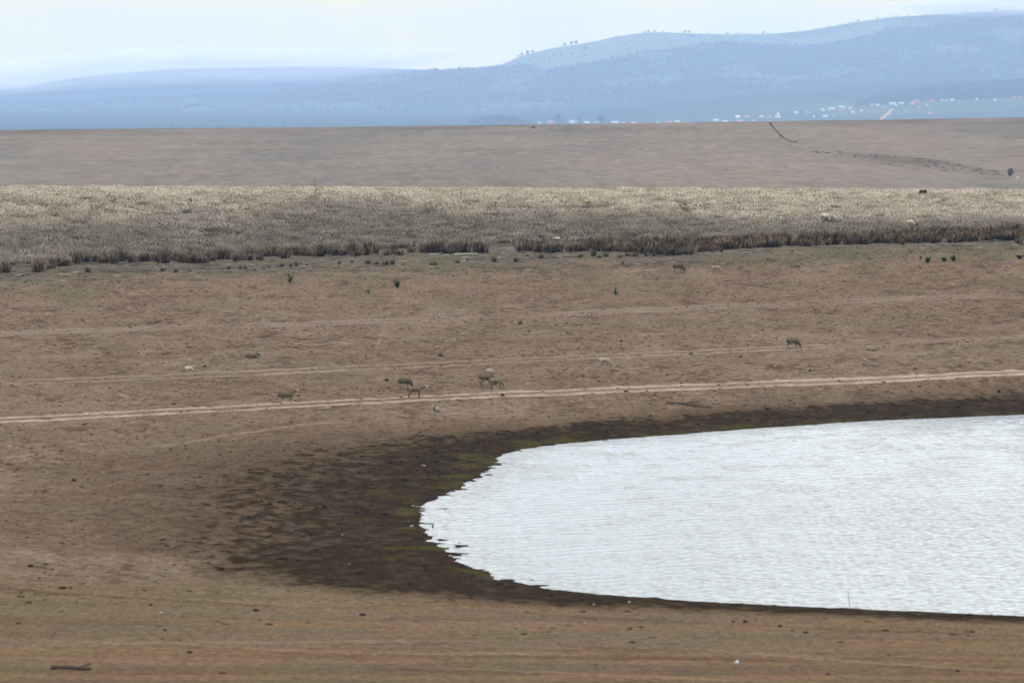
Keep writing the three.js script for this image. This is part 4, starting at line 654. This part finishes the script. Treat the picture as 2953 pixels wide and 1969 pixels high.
function rock(name, px, py, w, h, m, label, category, grp, k = 0) { const p = at(px, py), q = add(name, lumps[k % 5], m, p.X, p.h + h / p.m * 0.25, -p.D, px * 1.7), s = w / p.m / 2; q.scale.set(s, h / p.m, s * 0.8); return tag(q, label, category, grp); }
[[1500, 934, 16, 6], [1450, 1140, 14, 7], [1270, 1027, 20, 8], [283, 1158, 15, 7], [1806, 1131, 20, 8], [1792, 987, 11, 6], [1681, 1086, 14, 6], [1993, 1021, 16, 5], [1762, 1006, 11, 4], [1980, 1000, 14, 4], [2337, 1070, 10, 5], [2307, 1077, 9, 5], [2137, 1030, 13, 4], [1727, 1101, 11, 5], [86, 1634, 24, 9], [212, 1387, 18, 7], [178, 1697, 26, 9], [22, 1340, 18, 6], [1045, 1775, 26, 10], [775, 1803, 26, 8], [738, 1762, 20, 7], [435, 1745, 14, 6], [475, 1820, 12, 7], [545, 1882, 18, 7], [2115, 1795, 12, 9], [2150, 1796, 18, 11], [2250, 1808, 16, 10], [2326, 1826, 20, 8], [2805, 1823, 16, 6], [2763, 1937, 10, 9], [1375, 1015, 12, 4], [730, 1209, 12, 4], [500, 1166, 14, 5], [965, 1130, 10, 4], [1098, 1012, 12, 4], [1360, 1098, 13, 5], [1115, 1096, 14, 4], [128, 870, 10, 4], [236, 924, 12, 5], [1525, 860, 10, 4], [590, 1056, 10, 4], [2882, 1130, 14, 6], [375, 945, 9, 4], [2550, 1103, 13, 4], [2420, 1098, 11, 4]].sort((a, b) => a[0] - b[0]).forEach(([x, y, w, h], i) => {
  const p = at(x, y), zone = D2zone(p.X, p.D, y); clodCount[zone] = (clodCount[zone] ?? 0) + 1;
  rock('dirt_clod', x, y, w, h, clodMat, `${w > 15 ? 'large' : 'small'} dark clod, ${ORD[clodCount[zone] - 1]} from the left ${zone}`, 'clod', 'dark clods scattered on the pasture', i);
});
rock('stone', 1604, 691, 28, 11, stoneMat, 'pale boulder at the back of the right rush band, near the stony gap', 'stone', null, 0);
rock('stone', 1692, 583, 20, 9, creamStone, 'cream-coloured rock lying high among the tussocks', 'stone', null, 1);
rock('stone', 1972, 596, 14, 4, mat(0.4, 0.22, 0.13), 'low orange-brown rock among the tussocks near the middle right', 'stone', null, 2);
rock('stone', 2125, 1914, 14, 10, mat(0.32, 0.32, 0.31), 'small white stone in the foreground at the lower right', 'stone', null, 4);
rock('stone', 1222, 1343, 14, 4, stoneMat, 'pale flat stone on the wet mud left of the green weed', 'stone', null, 3);
rock('stone', 1008, 1628, 9, 5, greyStone, 'small grey stone on the mud at the lower left of the pond', 'stone', null, 0);
rock('stone', 1536, 1722, 10, 5, stoneMat, 'small pale stone on the near mud edge, below the pond', 'stone', null, 1);
rock('stone', 1713, 1744, 8, 5, stoneMat, 'tiny white stone on the near shore, first of two', 'stone', null, 2);
rock('stone', 1815, 1737, 9, 6, stoneMat, 'tiny white stone on the near shore, second of two', 'stone', null, 3);
rock('stone', 1248, 1519, 6, 6, clodMat, 'small black stone standing in the shallow water at the pond tip', 'stone', null, 4);
rock('stone', 1871, 784, 12, 5, greyStone, 'grey stone lying left of the brown sheep near the rush band', 'stone', null, 1);
rock('stone', 464, 1768, 12, 6, stoneMat, 'pale stone in the foreground grass at the left', 'stone', null, 2);
rock('stone', 1687, 1797, 8, 5, stoneMat, 'small pale stone on the foreground soil below the pond', 'stone', null, 2);
rock('stone', 2937, 514, 8, 5, mat(0.35, 0.35, 0.34), 'white stone beside the dark shrub on the far dry hill', 'stone', null, 4);
{ // fallen leafy branch
  const p = at(2297, 772), g = group('fallen_branch', p.X, p.h, -p.D), R = rng(4), V = (x, y, z) => new THREE.Vector3(x, y, z), t = [];
  for (let i = 0; i < 14; i++) { const x = (R() - 0.6) * 0.8, a = R() * 6.28, L = 0.25 + 0.25 * R(); t.push(stick([V(x, 0.03, 0), V(x + Math.cos(a) * L * 0.5, 0.1 + 0.1 * R(), Math.sin(a) * L * 0.4), V(x + Math.cos(a) * L, 0.06 + 0.22 * R(), Math.sin(a) * L)], [0.022, 0.01], 4)); }
  part('bough', stick([V(-0.5, 0.3, 0), V(-0.3, 0.08, 0), V(0.1, 0.07, 0.05), V(0.5, 0.05, 0)], [0.03, 0.025], 8), greyWood, g); part('twigs', mergeGeometries(t), mat(0.05, 0.05, 0.035), g);
  tag(g, 'brushy fallen branch on the flat, between lamb and right-hand thistles', 'branch');
}
{ // loose crumbs of soil, stones of the gap, stones on the far hill, low scrub of the gully
  const R = rng(33), crumbs = [[], [], []], o = { c: [0, 0, 0], dy: 0, kind: 0 };
  for (let i = 0; i < 30000; i++) {
    const D = 150 + 285 * Math.sqrt(R()), X = (R() - 0.5) * 0.2 * D; surface(X, D, o);
    const wet = o.kind === MUDDY; if (o.kind === TRACK || (!wet && fbm(X / 3, D / 6, 55, 3) + R() * 0.5 < 0.12) || signed(POND, X, D) < 0.2) continue;
    const s = (0.018 + 0.05 * Math.pow(R(), 3)) * (wet ? 1.25 : 1), k = wet ? 0.8 + 0.7 * R() : 0.5 + 0.75 * R();
    crumbs[i % 3].push({ x: X, y: smoothLand(X, D) + o.dy + s * 0.15, z: -D, ry: R() * 6, s: [s * (1 + R()), s * (0.8 + R() * 0.6), s * (1 + R())], c: [o.c[0] * k * 1.05, o.c[1] * k, o.c[2] * k] });
  }
  const small = [11, 12, 13].map((s) => { const g = new THREE.IcosahedronGeometry(1, 1), p = g.attributes.position; for (let i = 0; i < p.count; i++) { const k = 1 + 0.25 * vn(p.getX(i) * 2 + s, p.getY(i) * 2 + p.getZ(i), s); p.setXYZ(i, p.getX(i) * k, p.getY(i) * k * 0.6, p.getZ(i) * k); } g.computeVertexNormals(); return g; }), crumbMat = mat(1, 1, 1, { roughness: 1 });
  crumbs.forEach((c, i) => instanced('soil_crumbs', small[i], crumbMat, c, 'loose crumbs of soil and dung strewn over the pasture', 'soil'));
  const gap = []; for (let i = 0; i < 260; i++) { const p = at(1400 + R() * 170, 712 + R() * 18 + (R() - 0.5) * 6), s = 0.04 + 0.09 * R(), k = 0.8 + 0.4 * R(); gap.push({ x: p.X, y: p.h, z: -p.D, ry: R() * 6, s: [s * 1.6, s * 0.7, s], c: [0.1 * k, 0.082 * k, 0.062 * k] }); }
  instanced('gravel', small[0], crumbMat, gap, 'pale stones in the gap between the two rush bands', 'gravel');
  const far = []; for (let i = 0; i < 170; i++) { const px = R() < 0.4 ? R() * 3000 : 1500 + R() * 1500, p = at(px, 365 + Math.pow(R(), 1.6) * 150, 650); if (p.D > 2000) continue; const s = 0.1 + 0.14 * R(); far.push({ x: p.X, y: p.h + s * 0.3, z: -p.D, ry: R() * 6, s: [s * 1.3, s, s], c: [0.17, 0.155, 0.13] }); }
  instanced('far_stones', small[1], crumbMat, far, 'pale specks of stone scattered over the far dry hill', 'stones');
  const scrub = [], gl = pchip([[2300, 436], [2450, 440], [2600, 452], [2750, 470], [2860, 492], [2960, 505]]);
  for (let i = 0; i < 130; i++) { const px = 2330 + R() * 560, t = R(), py = gl(px) + t * t * 32 * Math.sin(Math.PI * clamp((px - 2330) / 600, 0.05, 0.95)), p = at(px, py, 650); if (p.D > 2000) continue; const s = 0.2 + 0.25 * R(), k = 0.7 + 0.6 * R(); scrub.push({ x: p.X, y: p.h - 0.05, z: -p.D, ry: R() * 6, s: [s * 2.2, s * 0.45, s * 2.2], c: [k, k, k] }); }
  instanced('scrub', treeGeos[1], mat(0.075, 0.068, 0.06), scrub, 'low dark scrub along the gully of the far dry hill', 'scrub');
}
// shrubs on the far hill, line of bushes running down it
function shrub(px, py, hpx, wpx, label, grp) { const p = at(px, py, 650), g = group('shrub', p.X, p.h - 0.1, -p.D, px), H = hpx / p.m, w = wpx / p.m; part('crown', treeGeos[px % 2 ? 0 : 1], mat(0.05, 0.05, 0.043), g).scale.set(w * 1.25, H, w * 1.25); part('stem', smallTrunk, bark, g).scale.setScalar(H); return tag(g, label, 'shrub', grp); }
shrub(2916, 508, 24, 18, 'dark lone shrub on the far hill at the right edge');
let bushN = 0;
for (const [x, y, h] of [[2222, 360, 9], [2226, 364, 7], [2230, 369, 7], [2235, 374, 6], [2240, 380, 6], [2245, 385, 7], [2250, 390, 6], [2254, 395, 8], [2259, 399, 7], [2266, 403, 5], [2273, 407, 6], [2281, 410, 6], [2290, 411, 5], [2297, 411, 6]]) shrub(x, y, h, 7, `small dark bush, ${ORD[bushN++]} from the crest in the line down the far hill`, 'bushes in a line on the far hill');
shrub(1538, 370, 6, 14, 'small dark bush just below the far hill crest, middle');
{ // fence along the crest of the far hill
  const p0 = at(20, 372, 1000, 2400), g = group('fence', p0.X, 0, -1500), post = trunkGeo(0.8, 0.055, 0.05), m = mat(0.15, 0.135, 0.12), tops = [];
  for (const [px, h] of [[33, 1.2], [86, 1.5], [147, 1.6], [176, 0.9], [204, 1.5], [248, 0.9], [272, 1.0], [344, 1.3], [357, 1.2], [398, 1.1], [416, 1.0], [447, 1.0], [497, 1.3], [527, 0.8], [567, 1.3], [578, 1.2], [640, 1.0], [720, 0.9], [817, 1.0], [892, 1.1], [960, 0.8]]) { const D = 1500, X = (px - CX) / FOCAL * D, y = smoothLand(X, D), q = part('post', post, m, g); q.position.set(X - p0.X, y, 0); q.scale.set(1, h, 1); tops.push(new THREE.Vector3(X - p0.X, y + 0.62, 0)); }
  part('wire', new THREE.TubeGeometry(new THREE.CatmullRomCurve3(tops), 120, 0.008, 4, false), m, g);
  tag(g, 'thin row of fence posts along the crest of the far hill, left', 'fence');
}
renderer.render(scene, camera);
